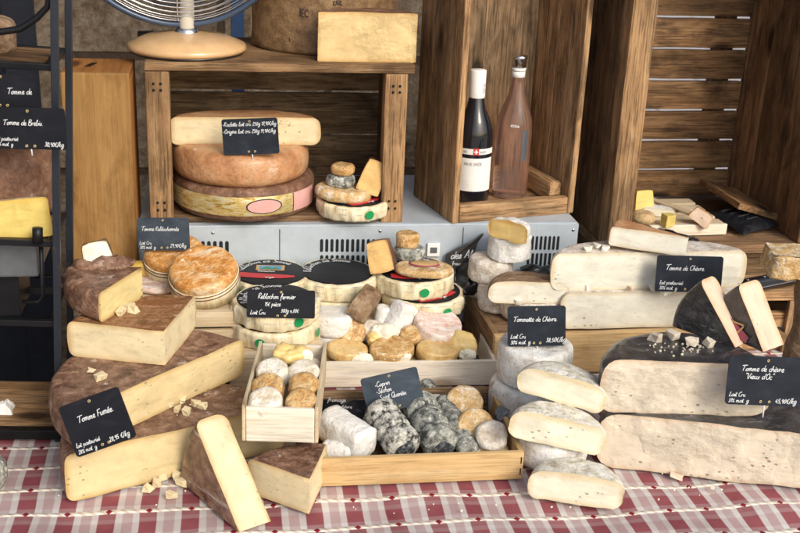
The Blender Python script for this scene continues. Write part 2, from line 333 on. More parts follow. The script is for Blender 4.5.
# checked cloth: warp bands by x, weft bands by y, white cords with red hearts
def cloth_mat():
    b = NB('checked_cloth')
    tc = b.n('ShaderNodeTexCoord'); sp = b.n('ShaderNodeSeparateXYZ')
    wob = b.noise(tc.outputs['Object'], 5, 2, .5)
    b.l(tc.outputs['Object'], sp.inputs[0])
    X = b.math('ADD', sp.outputs[0], b.math('MULTIPLY', wob, .012)); Y = b.math('ADD', sp.outputs[1], b.math('MULTIPLY', wob, .010))
    PX, PY = .060, .066
    u = b.math('FRACT', b.math('DIVIDE', b.math('ADD', X, 10 * PX), PX)); v = b.math('FRACT', b.math('DIVIDE', b.math('ADD', Y, 10 * PY), PY))
    # warp: red | white | thin red threads on white | white
    wide = b.ramp(u, [(0, 1.), (.40, 1.), (.42, 0.), (.98, 0.), (1., 1.)])
    mid = b.ramp(u, [(.57, 0.), (.59, .66), (.82, .66), (.84, 0.)])
    wx = b.math('MAXIMUM', wide, mid)
    wide2 = b.ramp(v, [(.12, 0.), (.16, 1.), (.52, 1.), (.56, 0.)])
    mid2 = b.ramp(v, [(.68, 0.), (.70, .55), (.84, .55), (.86, 0.)])
    wy = b.math('MAXIMUM', wide2, mid2)
    red = b.math('ADD', b.math('MULTIPLY', wx, .80), b.math('MULTIPLY', wy, .20))
    dirt = b.noise(b.coord(), 9, 6, .65)
    hue = b.ramp(dirt, [(.35, (.20, .024, .040)), (.65, (.30, .055, .068))])
    base = b.ramp(dirt, [(.35, (.54, .49, .47)), (.6, (.70, .67, .65))])
    col = b.mix(b.math('MULTIPLY', red, .93), base, hue)
    th = b.n('ShaderNodeTexWave'); th.inputs['Scale'].default_value = 180; th.bands_direction = 'DIAGONAL'; b.l(tc.outputs['Object'], th.inputs['Vector'])
    th2 = b.n('ShaderNodeTexWave'); th2.inputs['Scale'].default_value = 230; th2.bands_direction = 'X'; b.l(tc.outputs['Object'], th2.inputs['Vector'])
    col = b.mix(.18, col, b.mix(1., col, th.outputs[0], 'MULTIPLY'))
    col = b.mix(b.math('MULTIPLY', b.math('MULTIPLY', mid, th2.outputs[0]), .7), col, (.66, .60, .58))
    # cord
    cd = b.math('ABSOLUTE', b.math('SUBTRACT', v, .94))
    cord = b.ramp(cd, [(.064, 1.), (.080, 0.)])
    tw = b.n('ShaderNodeTexWave'); tw.inputs['Scale'].default_value = 40; tw.bands_direction = 'DIAGONAL'; b.l(tc.outputs['Object'], tw.inputs['Vector'])
    cc = b.ramp(tw.outputs[0], [(.1, (.60, .50, .40)), (.5, (.80, .74, .66))])
    hx = b.math('ABSOLUTE', b.math('SUBTRACT', u, .22))
    heart = b.math('MULTIPLY', b.ramp(b.math('ADD', hx, b.math('MULTIPLY', cd, .9)), [(.075, 1.), (.095, 0.)]), 1.0)
    col = b.mix(cord, col, cc); col = b.mix(heart, col, (.24, .015, .03))
    n = b.bump(th.outputs[0], .12, .0006); n = b.bump(b.noise(b.coord(), 500, 3), .2, .0006, n)
    n = b.bump(b.ramp(cd, [(.0, 1.), (.085, 0.)]), .7, .003, n); n = b.bump(tw.outputs[0], .08, .001, n)
    b.done(col, .9, n, .15)
cloth_mat()

# ------------------------------------------------------------------ mesh helpers
def finish(name, bm, mats, parent=None, smooth=True, loc=None, rot=None):
    me = bpy.data.meshes.new(name); bm.to_mesh(me); bm.free()
    for m in (mats if isinstance(mats, (list, tuple)) else [mats]): me.materials.append(MATS[m])
    if smooth:
        for p in me.polygons: p.use_smooth = True
    o = bpy.data.objects.new(name, me); COL.objects.link(o)
    if parent is not None: o.parent = parent
    if loc is not None: o.location = loc
    if rot is not None: o.rotation_euler = rot
    return o
def tag(o, label, cat, group=None):
    o['label'] = label; o['category'] = cat
    if group: o['group'] = group
    return o
def empty(name, loc, rot=(0, 0, 0)):
    o = bpy.data.objects.new(name, None); COL.objects.link(o); o.location = loc; o.rotation_euler = rot; o.empty_display_size = .05
    return o
def structure(o): o['kind'] = 'structure'; return o

class PB:
    """planks: boxes with a grain frame, one mesh"""
    def __init__(s):
        s.bm = bmesh.new(); s.wc = s.bm.verts.layers.float_vector.new('wc'); s.rn = s.bm.verts.layers.float.new('rnd')
    def box(s, lo, hi, bev=.0018, M=None, wob=.0, grain=None, cut=None):
        lo, hi = Vector(lo), Vector(hi); c = (lo + hi) / 2; d = hi - lo
        t = bmesh.new(); bmesh.ops.create_cube(t, size=1.0)
        for v in t.verts: v.co = Vector((v.co.x * d.x, v.co.y * d.y, v.co.z * d.z))
        ax = grain if grain is not None else max(range(3), key=lambda i: d[i])
        n = max(1, int(d[ax] / .05))
        if n > 1 and wob:
            es = [e for e in t.edges if abs((e.verts[0].co - e.verts[1].co)[ax]) > d[ax] * .5]
            bmesh.ops.subdivide_edges(t, edges=es, cuts=n)
        bev = min(bev, min(d) * .3)
        if bev > 0:
            ed = [e for e in t.edges if len(e.link_faces) == 2 and e.calc_face_angle(0) > .5]
            bmesh.ops.bevel(t, geom=ed, offset=bev, segments=2, affect='EDGES', profile=.6)
        off = Vector((random.random() * 20, random.random() * 20, random.random() * 20)); rn = random.random()
        if cut: cut(t)
        mp = {}
        for v in t.verts:
            p = v.co.copy()
            q = (p[ax], p[(ax + 1) % 3], p[(ax + 2) % 3])
            if wob:
                p += noise.noise_vector((p + off) * 22) * wob
            p = p + c
            if M is not None: p = M @ p
            nv = s.bm.verts.new(p); nv[s.wc] = Vector(q) + off; nv[s.rn] = rn; mp[v] = nv
        for f in t.faces: s.bm.faces.new([mp[v] for v in f.verts])
        t.free(); return s
    def out(s, name, mat, parent=None, loc=None, rot=None): return finish(name, s.bm, mat, parent, False, loc, rot)

def lathe(bm, prof, n=48, cx=0, cy=0, cap=True):
    rings = []
    for r, z in prof:
        if r < 1e-6: rings.append([bm.verts.new((cx, cy, z))])
        else: rings.append([bm.verts.new((cx + r * math.cos(2 * math.pi * i / n), cy + r * math.sin(2 * math.pi * i / n), z)) for i in range(n)])
    for a, b_ in zip(rings, rings[1:]):
        for i in range(n):
            j = (i + 1) % n
            if len(a) == 1 and len(b_) == 1: continue
            if len(a) == 1: bm.faces.new((a[0], b_[i], b_[j]))
            elif len(b_) == 1: bm.faces.new((a[i], b_[0], a[j]))
            else: bm.faces.new((a[i], b_[i], b_[j], a[j]))
    bmesh.ops.recalc_face_normals(bm, faces=bm.faces)
def tube(bm, pts, r, n=8, closed=False):
    pts = [Vector(p) for p in pts]; rings = []; N = len(pts); up = None
    for i, p in enumerate(pts):
        a = pts[(i - 1) % N] if (closed or i > 0) else p; c = pts[(i + 1) % N] if (closed or i < N - 1) else p
        t = (c - a).normalized()
        if up is None: up = Vector((0, 0, 1)) if abs(t.z) < .9 else Vector((1, 0, 0))
        s = t.cross(up).normalized(); up = s.cross(t).normalized()
        rr = r[i] if isinstance(r, (list, tuple)) else r
        rings.append([bm.verts.new(p + (s * math.cos(2 * math.pi * k / n) + up * math.sin(2 * math.pi * k / n)) * rr) for k in range(n)])
    for i in range(N if closed else N - 1):
        a, c = rings[i], rings[(i + 1) % N]
        for k in range(n): bm.faces.new((a[k], a[(k + 1) % n], c[(k + 1) % n], c[k]))
    if not closed:
        bm.faces.new(rings[0][::-1]); bm.faces.new(rings[-1])
    bmesh.ops.recalc_face_normals(bm, faces=bm.faces)
def displace(bm, amp, scale, seed=0, amp2=0):
    bm.normal_update(); o = Vector((seed * 3.1, seed * 1.7, seed * .9))
    mv = [(v, v.normal * (amp * noise.noise(v.co * scale + o) + amp2 * noise.noise(v.co * scale * 3.3 + o))) for v in bm.verts]
    for v, d in mv: v.co += d
    bm.normal_update()

# ------------------------------------------------------------------ cheese builders
SEED = [0]
def profile(r, h, er, bulge, rad=7):
    """(R, z) from the top centre over the rim to the bottom centre; symmetric"""
    er = min(er, h * .48)
    top = [(r - er) * i / rad for i in range(rad + 1)]
    pts = [(x, h) for x in top]
    for i in range(1, 5):
        a = math.pi / 2 * i / 4
        pts.append((r - er + er * math.sin(a), h - er + er * math.cos(a)))
    m = 5; side = []
    for i in range(1, m + 1):
        t = i / (m + 1); side.append((r, h - er - (h - 2 * er) * t))
    pts = pts + side + [(R_, h - z) for R_, z in reversed(pts)]
    out = []
    for R_, z in pts:
        k = R_ / r; s = 1 - ((z - h / 2) / (h / 2)) ** 2
        out.append((R_ + bulge * s * k ** 4, z))
    return out
def cheese(name, label, cat, loc, r, h, a0=0.0, a1=None, er=.008, bulge=.003, rnd_mat='brown_rind', paste_mat=None, amp=.0018, scale=18, rot=(0, 0, 0), group=None, dome=0.0, blunt=0.0, parent=None, n=None, squash=1.0, cutamp=.0012):
    """a wheel (a1 None) or a sector from angle a0 to a1 about its tip; the cut faces are the thing's own mesh, the rind its part"""
    SEED[0] += 1; sd = SEED[0]
    bm = bmesh.new(); ed = bm.verts.layers.float.new('edge')
    prof = profile(r, h, er, bulge); N = len(prof)
    full = a1 is None
    n = n or (64 if full else max(10, int(abs(a1 - a0) / (2 * math.pi) * 80)))
    cols = []
    top0 = bm.verts.new((0, 0, h)); bot0 = bm.verts.new((0, 0, 0))
    for j in range(n if full else n + 1):
        a = 2 * math.pi * j / n if full else a0 + (a1 - a0) * j / n
        cols.append([top0] + [bm.verts.new((R_ * math.cos(a), R_ * math.sin(a) * squash, z)) for R_, z in prof[1:-1]] + [bot0])
    for j in range(n if full else n):
        A = cols[j]; B = cols[(j + 1) % n] if full else cols[j + 1]
        for i in range(N - 1):
            q = [A[i], A[i + 1], B[i + 1], B[i]]; q = [v for k, v in enumerate(q) if v not in q[:k]]
            if len(q) > 2: bm.faces.new(q).material_index = 0
    if dome:
        for v in bm.verts:
            k = 1 - min(1, (v.co.x ** 2 + v.co.y ** 2) / (r * r)); v.co.z += dome * k * (v.co.z / h)
    displace(bm, amp, scale, sd, amp * .35)
    M_ = 7
    if not full:
        half = N // 2
        for col, a, sg in ((cols[0], a0, -1), (cols[-1], a1, 1)):
            nrm = Vector((-math.sin(a) * sg, math.cos(a) * sg, 0)); grid = []
            for i in range(half):
                t_, b_ = col[i], col[N - 1 - i]; line = [t_]
                for k in range(1, M_):
                    p = t_.co.lerp(b_.co, k / M_)
                    if i > 0: p += nrm * cutamp * noise.noise(p * 30 + Vector((sd, 0, 0))) * 1.6
                    line.append(bm.verts.new(p))
                grid.append(line + [b_])
            for i in range(half - 1):
                for k in range(M_):
                    q = [grid[i][k], grid[i + 1][k], grid[i + 1][k + 1], grid[i][k + 1]]; q = [v for x, v in enumerate(q) if v not in q[:x]]
                    if len(q) > 2:
                        try: bm.faces.new(q).material_index = 1
                        except ValueError: pass
            mid = [col[i] for i in range(half, N - half)]
            last = grid[-1]
            try: bm.faces.new([x for x in last] + [v for v in reversed(mid) if v not in last]).material_index = 1
            except ValueError: pass
    for v in bm.verts:
        R_ = math.hypot(v.co.x, v.co.y)
        dd = min(max(0, r - R_), max(0, min(v.co.z, h - v.co.z)))
        v[ed] = max(0, 1 - dd / min(.016, h * .3))
    bmesh.ops.recalc_face_normals(bm, faces=bm.faces)
    if full:
        o = finish(name, bm, rnd_mat, parent, True, loc, rot)
        return tag(o, label, cat, group) if label else o
    b2 = bm.copy()
    bmesh.ops.delete(bm, geom=[f for f in bm.faces if f.material_index == 0], context='FACES')
    bmesh.ops.delete(b2, geom=[f for f in b2.faces if f.material_index == 1], context='FACES')
    for f in bm.faces: f.material_index = 0
    o = finish(name, bm, paste_mat, parent, True, loc, rot)
    if label: tag(o, label, cat, group)
    finish('rind', b2, rnd_mat, o)
    return o
def half(name, label, pl, pr, z, h, **kw):
    """half wheel whose cut face runs from photo point pl to pr at height z"""
    A, B = G(*pl, z), G(*pr, z); c = (A + B) / 2; d = B - A
    a = ang(d)
    kw.setdefault('cat', 'cheese')
    return cheese(name, label, kw.pop('cat'), c, d.length / 2, h, a, a + math.pi, **kw)
def sec(name, label, apex, e0, e1, z, h, **kw):
    A, P, Q = G(*apex, z), G(*e0, z), G(*e1, z)
    r = kw.pop('r', ((P - A).length + (Q - A).length) / 2); a0, a1 = ang(P - A), ang(Q - A)
    if a1 < a0: a1 += 2 * math.pi
    return cheese(name, label, 'cheese', A, r, h, a0, a1, **kw)
def blob(name, label, cat, loc, size, mat, amp=.002, scale=40, rot=(0, 0, 0), group=None, sub=4, parent=None, flat=0.0):
    SEED[0] += 1
    bm = bmesh.new(); bmesh.ops.create_icosphere(bm, subdivisions=sub, radius=1)
    for v in bm.verts:
        p = v.co
        if flat: p = Vector((math.copysign(abs(p.x) ** (1 - flat), p.x), math.copysign(abs(p.y) ** (1 - flat), p.y), math.copysign(abs(p.z) ** (1 - flat), p.z)))
        v.co = Vector((p.x * size[0], p.y * size[1], p.z * size[2]))
    displace(bm, amp, scale, SEED[0], amp * .5)
    o = finish(name, bm, mat, parent, True, loc, rot)
    return tag(o, label, cat, group) if label else o
def lump(name, label, loc, size, mat, amp=.0036, group=None, rotz=None, seed=None, cat='cheese'):
    """a hand-cut cube or crumb"""
    bm = bmesh.new(); bmesh.ops.create_cube(bm, size=1.0)
    for v in bm.verts: v.co = Vector((v.co.x * size[0], v.co.y * size[1], v.co.z * size[2])) + Vector([random.uniform(-1, 1) * amp * (1 if i < 2 else .5) for i in range(3)])
    bmesh.ops.bevel(bm, geom=bm.edges[:], offset=min(size) * .05, segments=1, affect='EDGES')
    ed = bm.verts.layers.float.new('edge')
    o = finish(name, bm, mat, None, False, loc + Vector((0, 0, size[2] / 2)), (random.uniform(-.12, .12), random.uniform(-.12, .12), random.uniform(0, 3) if rotz is None else rotz))
    return tag(o, label, cat, group)

# ------------------------------------------------------------------ chalk handwriting (stroke font)
FONT = {
'a': (1.05, [[(.9, .85), (.5, 1), (.1, .5), (.35, 0), (.8, .4), (.9, .95), (.88, .2), (1.08, .06)]]),
'b': (.95, [[(0, .3), (.3, 1.3), (.4, 2), (.2, 1.8), (.15, .5), (.3, 0), (.75, .2), (.75, .75), (.4, .8), (.95, .75)]]),
'c': (.85, [[(.8, .8), (.45, 1), (.1, .5), (.4, 0), (.87, .15)]]),
'd': (1.05, [[(.85, .85), (.45, 1), (.1, .5), (.35, 0), (.8, .4), (.95, 1.2), (1.0, 2), (.92, .3), (1.08, .06)]]),
'e': (.85, [[(.0, .3), (.55, .55), (.6, .95), (.3, 1), (.08, .5), (.35, 0), (.87, .2)]]),
'f': (.8, [[(.1, .3), (.5, 1.4), (.6, 2), (.35, 1.9), (.3, .5), (.25, -.8)], [(.05, .9), (.75, .95)]]),
'g': (1.0, [[(.85, .85), (.45, 1), (.1, .55), (.4, .1), (.85, .6), (.9, .9), (.8, -.6), (.4, -.9), (.2, -.5), (1.0, .1)]]),
'h': (1.0, [[(0, .2), (.3, 1.5), (.38, 2), (.2, 1.6), (.13, 0)], [(.13, .4), (.5, 1), (.75, .8), (.75, .15), (1.02, .06)]]),
'i': (.5, [[(0, .3), (.25, 1), (.25, .15), (.52, .06)], [(.3, 1.45), (.38, 1.55)]]),
'k': (.9, [[(0, .2), (.3, 1.6), (.35, 2), (.2, 1.6), (.13, 0)], [(.13, .4), (.6, 1), (.6, .7), (.25, .5), (.7, 0), (.92, .1)]]),
'l': (.5, [[(0, .3), (.35, 1.6), (.3, 2), (.15, 1.5), (.2, .1), (.52, .1)]]),
'm': (1.4, [[(0, .5), (.15, 1), (.15, 0)], [(.15, .5), (.4, 1), (.55, .8), (.55, 0)], [(.55, .5), (.85, 1), (1.05, .8), (1.05, .15), (1.42, .1)]]),
'n': (1.0, [[(0, .5), (.15, 1), (.15, 0)], [(.15, .5), (.5, 1), (.7, .8), (.7, .15), (1.02, .1)]]),
'o': (.95, [[(.55, 1), (.12, .6), (.3, 0), (.75, .3), (.6, .95), (.5, .9), (.95, .85)]]),
'p': (1.0, [[(0, .5), (.2, 1), (.15, -.9)], [(.18, .6), (.5, 1), (.8, .6), (.5, .05), (.2, .2)], [(.6, .1), (1.0, .1)]]),
'q': (1.0, [[(.85, .85), (.45, 1), (.1, .5), (.4, 0), (.8, .5), (.85, 1), (.85, -.9), (1.02, -.2)]]),
'r': (.75, [[(0, .5), (.15, 1), (.15, 0)], [(.15, .5), (.4, .95), (.75, .85)]]),
's': (.75, [[(0, .1), (.4, 1), (.55, .5), (.4, 0), (.1, .1), (.75, .12)]]),
't': (.6, [[(0, .3), (.3, 1.7), (.22, .3), (.35, 0), (.62, .15)], [(0, 1.15), (.6, 1.25)]]),
'u': (1.0, [[(0, .5), (.15, 1), (.15, .25), (.4, 0), (.7, .4), (.75, 1), (.75, .15), (1.02, .08)]]),
'v': (.85, [[(0, .8), (.12, 1), (.35, 0), (.75, 1), (.87, .9)]]),
'x': (.85, [[(.05, 1), (.4, .5), (.8, 0)], [(.8, 1), (.1, 0)]]),
'y': (.9, [[(0, .6), (.15, 1), (.2, .4), (.5, .2), (.75, 1), (.7, -.6), (.3, -.9), (.2, -.5), (.9, .1)]]),
'T': (1.25, [[(-.1, 1.75), (.1, 1.95), (1.5, 2.05)], [(.65, 1.95), (.5, .8), (.45, 0)]]),
'B': (1.2, [[(.15, 2), (.1, 0)], [(0, 1.7), (.6, 2.1), (.95, 1.6), (.2, 1.05), (1.05, .9), (.8, 0), (.05, .1)]]),
'C': (1.2, [[(1.1, 1.7), (.7, 2.05), (.1, 1.2), (.4, .05), (1.2, .3)]]),
'L': (1.0, [[(.3, 1.9), (.2, .9), (.1, .1), (.4, .05), (1.0, .15)]]),
'S': (1.05, [[(1, 1.8), (.6, 2.05), (.25, 1.5), (.8, .8), (.6, 0), (.05, .2)]]),
'Q': (1.3, [[(.7, 2), (.1, 1.3), (.4, 0), (1.1, .5), (.9, 1.9), (.6, 2)], [(.6, .5), (1.2, -.3)]]),
'F': (1.0, [[(.2, 1.95), (.15, 0)], [(.0, 1.9), (1.05, 2.1)], [(.15, 1.0), (.8, 1.1)]]),
'V': (1.15, [[(0, 1.9), (.15, 2), (.45, 0), (1.1, 2), (1.2, 1.9)]]),
'G': (1.25, [[(1.1, 1.7), (.7, 2.05), (.1, 1.2), (.4, 0), (1.0, .2), (1.05, .9), (.6, .9)]]),
'R': (1.15, [[(.15, 2), (.1, 0)], [(0, 1.7), (.6, 2.1), (.95, 1.6), (.2, 1.0), (.6, .5), (1.15, .05)]]),
'O': (1.25, [[(.7, 2), (.1, 1.3), (.4, 0), (1.1, .5), (.9, 1.9), (.6, 2)]]),
'0': (.9, [[(.5, 1.6), (.1, .9), (.35, 0), (.75, .7), (.6, 1.55), (.45, 1.6)]]),
'1': (.5, [[(.05, 1.2), (.35, 1.6), (.3, 0)]]),
'2': (.9, [[(.1, 1.2), (.4, 1.6), (.75, 1.2), (.1, 0), (.85, .05)]]),
'3': (.85, [[(.1, 1.4), (.5, 1.6), (.65, 1.2), (.3, .85), (.75, .5), (.4, 0), (.05, .2)]]),
'4': (.9, [[(.5, 1.6), (.1, .6), (.85, .6)], [(.6, 1.0), (.55, 0)]]),
'5': (.85, [[(.75, 1.6), (.25, 1.55), (.15, .9), (.6, .9), (.65, .2), (.1, .05)]]),
'7': (.85, [[(.1, 1.5), (.8, 1.6), (.3, 0)], [(.2, .8), (.7, .85)]]),
'8': (.85, [[(.7, 1.3), (.4, 1.6), (.2, 1.2), (.65, .5), (.4, 0), (.12, .4), (.65, 1.1), (.7, 1.3)]]),
'9': (.85, [[(.7, 1.3), (.35, 1.6), (.12, 1.1), (.5, .9), (.7, 1.4), (.6, 0)]]),
',': (.4, [[(.2, .15), (.1, -.3)]]), '.': (.5, [[(.15, .05), (.25, .1)]]), '-': (.8, [[(.1, .65), (.5, .7)]]),
'%': (1.1, [[(.2, 1.5), (.05, 1.2), (.3, 1.1), (.3, 1.5), (.2, 1.5)], [(.95, 1.6), (.2, 0)], [(.85, .5), (.7, .2), (.95, .05), (1.0, .45), (.85, .5)]]),
'€': (1.0, [[(.9, 1.4), (.6, 1.6), (.2, .8), (.5, 0), (.9, .2)], [(0, .95), (.65, .95)], [(0, .65), (.6, .65)]]),
'/': (.7, [[(.6, 1.9), (.1, -.3)]]), '"': (.6, [[(.15, 2), (.1, 1.6)], [(.4, 2), (.35, 1.6)]]), "'": (.35, [[(.2, 2), (.1, 1.6)]]),
' ': (.7, []), '*': (.7, [[(.15, .6), (.4, .75), (.3, .5), (.15, .6)]]),
}
FONT.update({'I': (.6, [[(.25, 2), (.25, 0)]]), 'N': (1.2, [[(.1, 0), (.1, 2)], [(.1, 2), (.95, 0)], [(.95, 0), (.95, 2)]]), 'D': (1.2, [[(.1, 0), (.1, 2)], [(.1, 2), (.8, 1.7), (.9, .6), (.1, 0)]]), 'E': (1.0, [[(.1, 0), (.1, 2)], [(.1, 2), (.85, 2)], [(.1, 1), (.7, 1)], [(.1, 0), (.85, 0)]]), 'A': (1.2, [[(.05, 0), (.5, 2)], [(.5, 2), (.95, 0)], [(.2, .7), (.8, .7)]])})
for k_, base_, acc_ in (('é', 'e', [(.3, 1.3), (.6, 1.7)]), ('è', 'e', [(.2, 1.7), (.5, 1.3)]), ('î', 'i', [(.05, 1.3), (.25, 1.6), (.45, 1.3)])):
    FONT[k_] = (FONT[base_][0], FONT[base_][1] + [acc_])
def smooth(pts, k=5):
    if len(pts) < 3: return pts
    P = [pts[0]] + list(pts) + [pts[-1]]; out = []
    for i in range(1, len(P) - 2):
        p0, p1, p2, p3 = P[i - 1:i + 3]
        for s in range(k):
            t = s / k
            out.append(tuple(.5 * (2 * p1[c] + (p2[c] - p0[c]) * t + (2 * p0[c] - 5 * p1[c] + 4 * p2[c] - p3[c]) * t * t + (3 * p1[c] - p0[c] - 3 * p2[c] + p3[c]) * t ** 3) for c in (0, 1)))
    out.append(tuple(pts[-1])); return out
def text_width(t, hgt): return sum(FONT.get(c, FONT['n'])[0] for c in t) * hgt * .5
def write(bm, text, x, y, hgt, wd=None, slant=.22, fn=None, tilt=0.0):
    """handwriting on the local xz plane at y=0; hgt = capital height. fn maps (x, z) to a point"""
    s = hgt * .5; wd = wd or hgt * .052; cx = 0.0
    fn = fn or (lambda a, b: Vector((a, 0, b)))
    for ch in text:
        adv, strokes = FONT.get(ch, FONT['n'])
        jy = random.uniform(-.06, .06); js = random.uniform(.93, 1.07)
        for st in strokes:
            pts = [(x + (cx + (px + py * slant) * js) * s, y + (py * js + jy) * s + (cx * s) * tilt) for px, py in smooth(st)]
            prev = None
            for i, p in enumerate(pts):
                a, c = pts[max(0, i - 1)], pts[min(len(pts) - 1, i + 1)]
                dx, dz = c[0] - a[0], c[1] - a[1]; L = math.hypot(dx, dz) or 1
                w_ = wd * (.85 + .3 * random.random())
                q = (bm.verts.new(fn(p[0] - dz / L * w_, p[1] + dx / L * w_)), bm.verts.new(fn(p[0] + dz / L * w_, p[1] - dx / L * w_)))
                if prev: bm.faces.new((prev[0], prev[1], q[1], q[0]))
                prev = q
        cx += adv
    return cx * s
def rounded_rect(bm, w_, h_, t, rad=.006):
    pts = []
    for cx, cz, a0 in ((w_ / 2 - rad, h_ / 2 - rad, 0), (-w_ / 2 + rad, h_ / 2 - rad, 90), (-w_ / 2 + rad, -h_ / 2 + rad, 180), (w_ / 2 - rad, -h_ / 2 + rad, 270)):
        for k in range(5):
            a = R(a0 + 90 * k / 4); pts.append((cx + rad * math.cos(a), cz + rad * math.sin(a)))
    f = [bm.verts.new((x, -t / 2, z)) for x, z in pts]; b_ = [bm.verts.new((x, t / 2, z)) for x, z in pts]
    bm.faces.new(f); bm.faces.new(b_[::-1])
    for i in range(len(pts)):
        j = (i + 1) % len(pts); bm.faces.new((f[i], b_[i], b_[j], f[j]))
    bmesh.ops.recalc_face_normals(bm, faces=bm.faces)
def sign(label, c, zc, wpx, hpx, tilt, lines, mat='slate', lean=12, yaw=0.0, pin=None, group='chalked price signs'):
    """slate price sign centred on photo point c at camera distance zc; lines = (text, x, y, height) in fractions of the board from its bottom left"""
    p = D(c[0], c[1], zc); k = zc / FPX; W, H = wpx * k, hpx * k
    bm = bmesh.new(); rounded_rect(bm, W, H, .0022, min(W, H) * .07)
    rot = (Matrix.Rotation(R(-YAW + yaw), 3, 'Z') @ Matrix.Rotation(R(-lean), 3, 'X') @ Matrix.Rotation(R(-(tilt + ROLL)), 3, 'Y')).to_euler()
    o = finish('price_sign', bm, mat, None, False, p, rot); tag(o, label, 'price sign', group)
    bm = bmesh.new()
    for t, x, y, hh in lines:
        sl = 0.0
        write(bm, t, -W / 2 + x * W, -H / 2 + y * H, hh * H, fn=lambda a, b_: Vector((a, -.0016, b_)))
    finish('lettering', bm, 'chalk', o, False)
    bm = bmesh.new()
    for gx, gz in ((0, H * .42), (-W * .045, -H * .42), (W * .065, -H * .42)):
        tube(bm, [(gx + .0016 * math.cos(a), -.0016, gz + .0016 * math.sin(a)) for a in [i * math.pi / 5 for i in range(10)]], .0007, 5, True)
    finish('eyelets', bm, 'brass', o)
    if pin:
        bm = bmesh.new(); tube(bm, [(W * .01, .0, -H * .45), (W * .012, .001, -H / 2 - pin)], .0011, 6); finish('pin', bm, 'pin_white', o)
    return o
# ================================================================== SETTING
def GC(px, py, z, r):                      # centre of a round thing of radius r whose nearest foot is at a photo point
    p = G(px, py, z); d = Vector((p.x, p.y, 0)).normalized(); return p + d * r
HF = 0.22                                   # top of the chilled cabinet
fl, fr_ = G(137, 229, HF), G(579, 222, HF); FY = (G(300, 226, HF).y + fr_.y) / 2
bm = bmesh.new(); bmesh.ops.create_grid(bm, x_segments=1, y_segments=1, size=1)
for v in bm.verts: v.co = Vector((v.co.x * 60, v.co.y * 60 + 20, -.806))
structure(finish('street', bm, 'pale_paving'))
bm = bmesh.new(); bmesh.ops.create_grid(bm, x_segments=1, y_segments=1, size=1)
for v in bm.verts: v.co = Vector((v.co.x * 2.6 - .6, v.co.y * 2.2 + 2.4, -.80))
structure(finish('tiled_ground', bm, 'dark_tile'))
# wall behind
wy = 3.25; wx = V(36, 30, wy).x; wr = V(440, 60, wy).x
pb = bmesh.new(); bmesh.ops.create_cube(pb, size=1)
for v in pb.verts: v.co = Vector((wx + (v.co.x + .5) * (wr - wx), wy + .15 + v.co.y * .3, -.8 + (v.co.z + .5) * 2.6))
o = finish('stone_wall', pb, 'rough_stone', None, False); tag(o, 'rough brown stone wall behind the fan and the wooden box', 'wall')
pb = bmesh.new(); 
for lo, hi in (((wx - 1.5, wy + .06, -.8), (wx - .09, wy + .12, 1.7)), ((wx - .09, wy + .0, -.8), (wx - .001, wy + .2, 1.7))):
    t = bmesh.ops.create_cube(pb, size=1)['verts']
    for v in t: v.co = Vector([lo[i] + (v.co[i] + .5) * (hi[i] - lo[i]) for i in range(3)])
o = finish('dark_door', pb, 'door_paint', None, False); tag(o, 'dark blue-black door beside the rough stone wall', 'door')

# table cloth, draped over the stall table
x0, x1, y0, y1 = -1.25, 1.35, 1.16, FY + .42
NX, NY = G(72, 314, .14).x - .012, G(58, 438, 0).y + .19
bm = bmesh.new(); nx, ny = 130, 70; gr = []
for j in range(ny + 1):
    row = []
    for i in range(nx + 1):
        x = x0 + (x1 - x0) * i / nx; y = y0 + (y1 - y0) * j / ny
        z = -.0035 + .0030 * noise.noise(Vector((x * 6, y * 7, 2))) + ((.0080 * noise.noise(Vector((x * 8 + y * 7, y * 12, 5))) - .0035) * min(1, max(0, (1.50 - y) / .06)))
        row.append(bm.verts.new((x, y, z)))
    gr.append(row)
for j in range(ny):
    for i in range(nx):
        if gr[j][i].co.x < NX and gr[j][i].co.y > NY: continue
        bm.faces.new((gr[j][i], gr[j][i + 1], gr[j + 1][i + 1], gr[j + 1][i]))
# hanging front and sides with folds
def skirt(line, out):
    prev = line
    for k in range(1, 9):
        cur = []
        for i, v in enumerate(line):
            f = .012 * math.sin(i * .55) * k / 8
            cur.append(bm.verts.new(v.co + out * (f + .004 * min(k, 2)) + Vector((0, 0, -.07 * k))))
        for i in range(len(line) - 1): bm.faces.new((prev[i], prev[i + 1], cur[i + 1], cur[i]))
        prev = cur
skirt(gr[0], Vector((0, -1, 0))); skirt([r_[0] for r_ in gr if r_[0].co.y <= NY + .012], Vector((-1, 0, 0))); skirt([r_[-1] for r_ in gr], Vector((1, 0, 0)))
jn = next(j for j in range(ny) if gr[j][0].co.y > NY); inn = next(i for i in range(nx) if gr[0][i].co.x >= NX)
skirt(gr[jn][:inn + 1], Vector((0, 1, 0))); skirt([r_[inn] for r_ in gr[jn:]], Vector((-1, 0, 0)))
bmesh.ops.delete(bm, geom=[v for v in bm.verts if not v.link_faces], context='VERTS')
bmesh.ops.recalc_face_normals(bm, faces=bm.faces)
o = finish('tablecloth', bm, 'checked_cloth'); tag(o, 'red and white checked tablecloth with white corded stripes under the cheeses', 'tablecloth')
sm = o.modifiers.new('thick', 'SOLIDIFY'); sm.thickness = .0012; sm.offset = -1

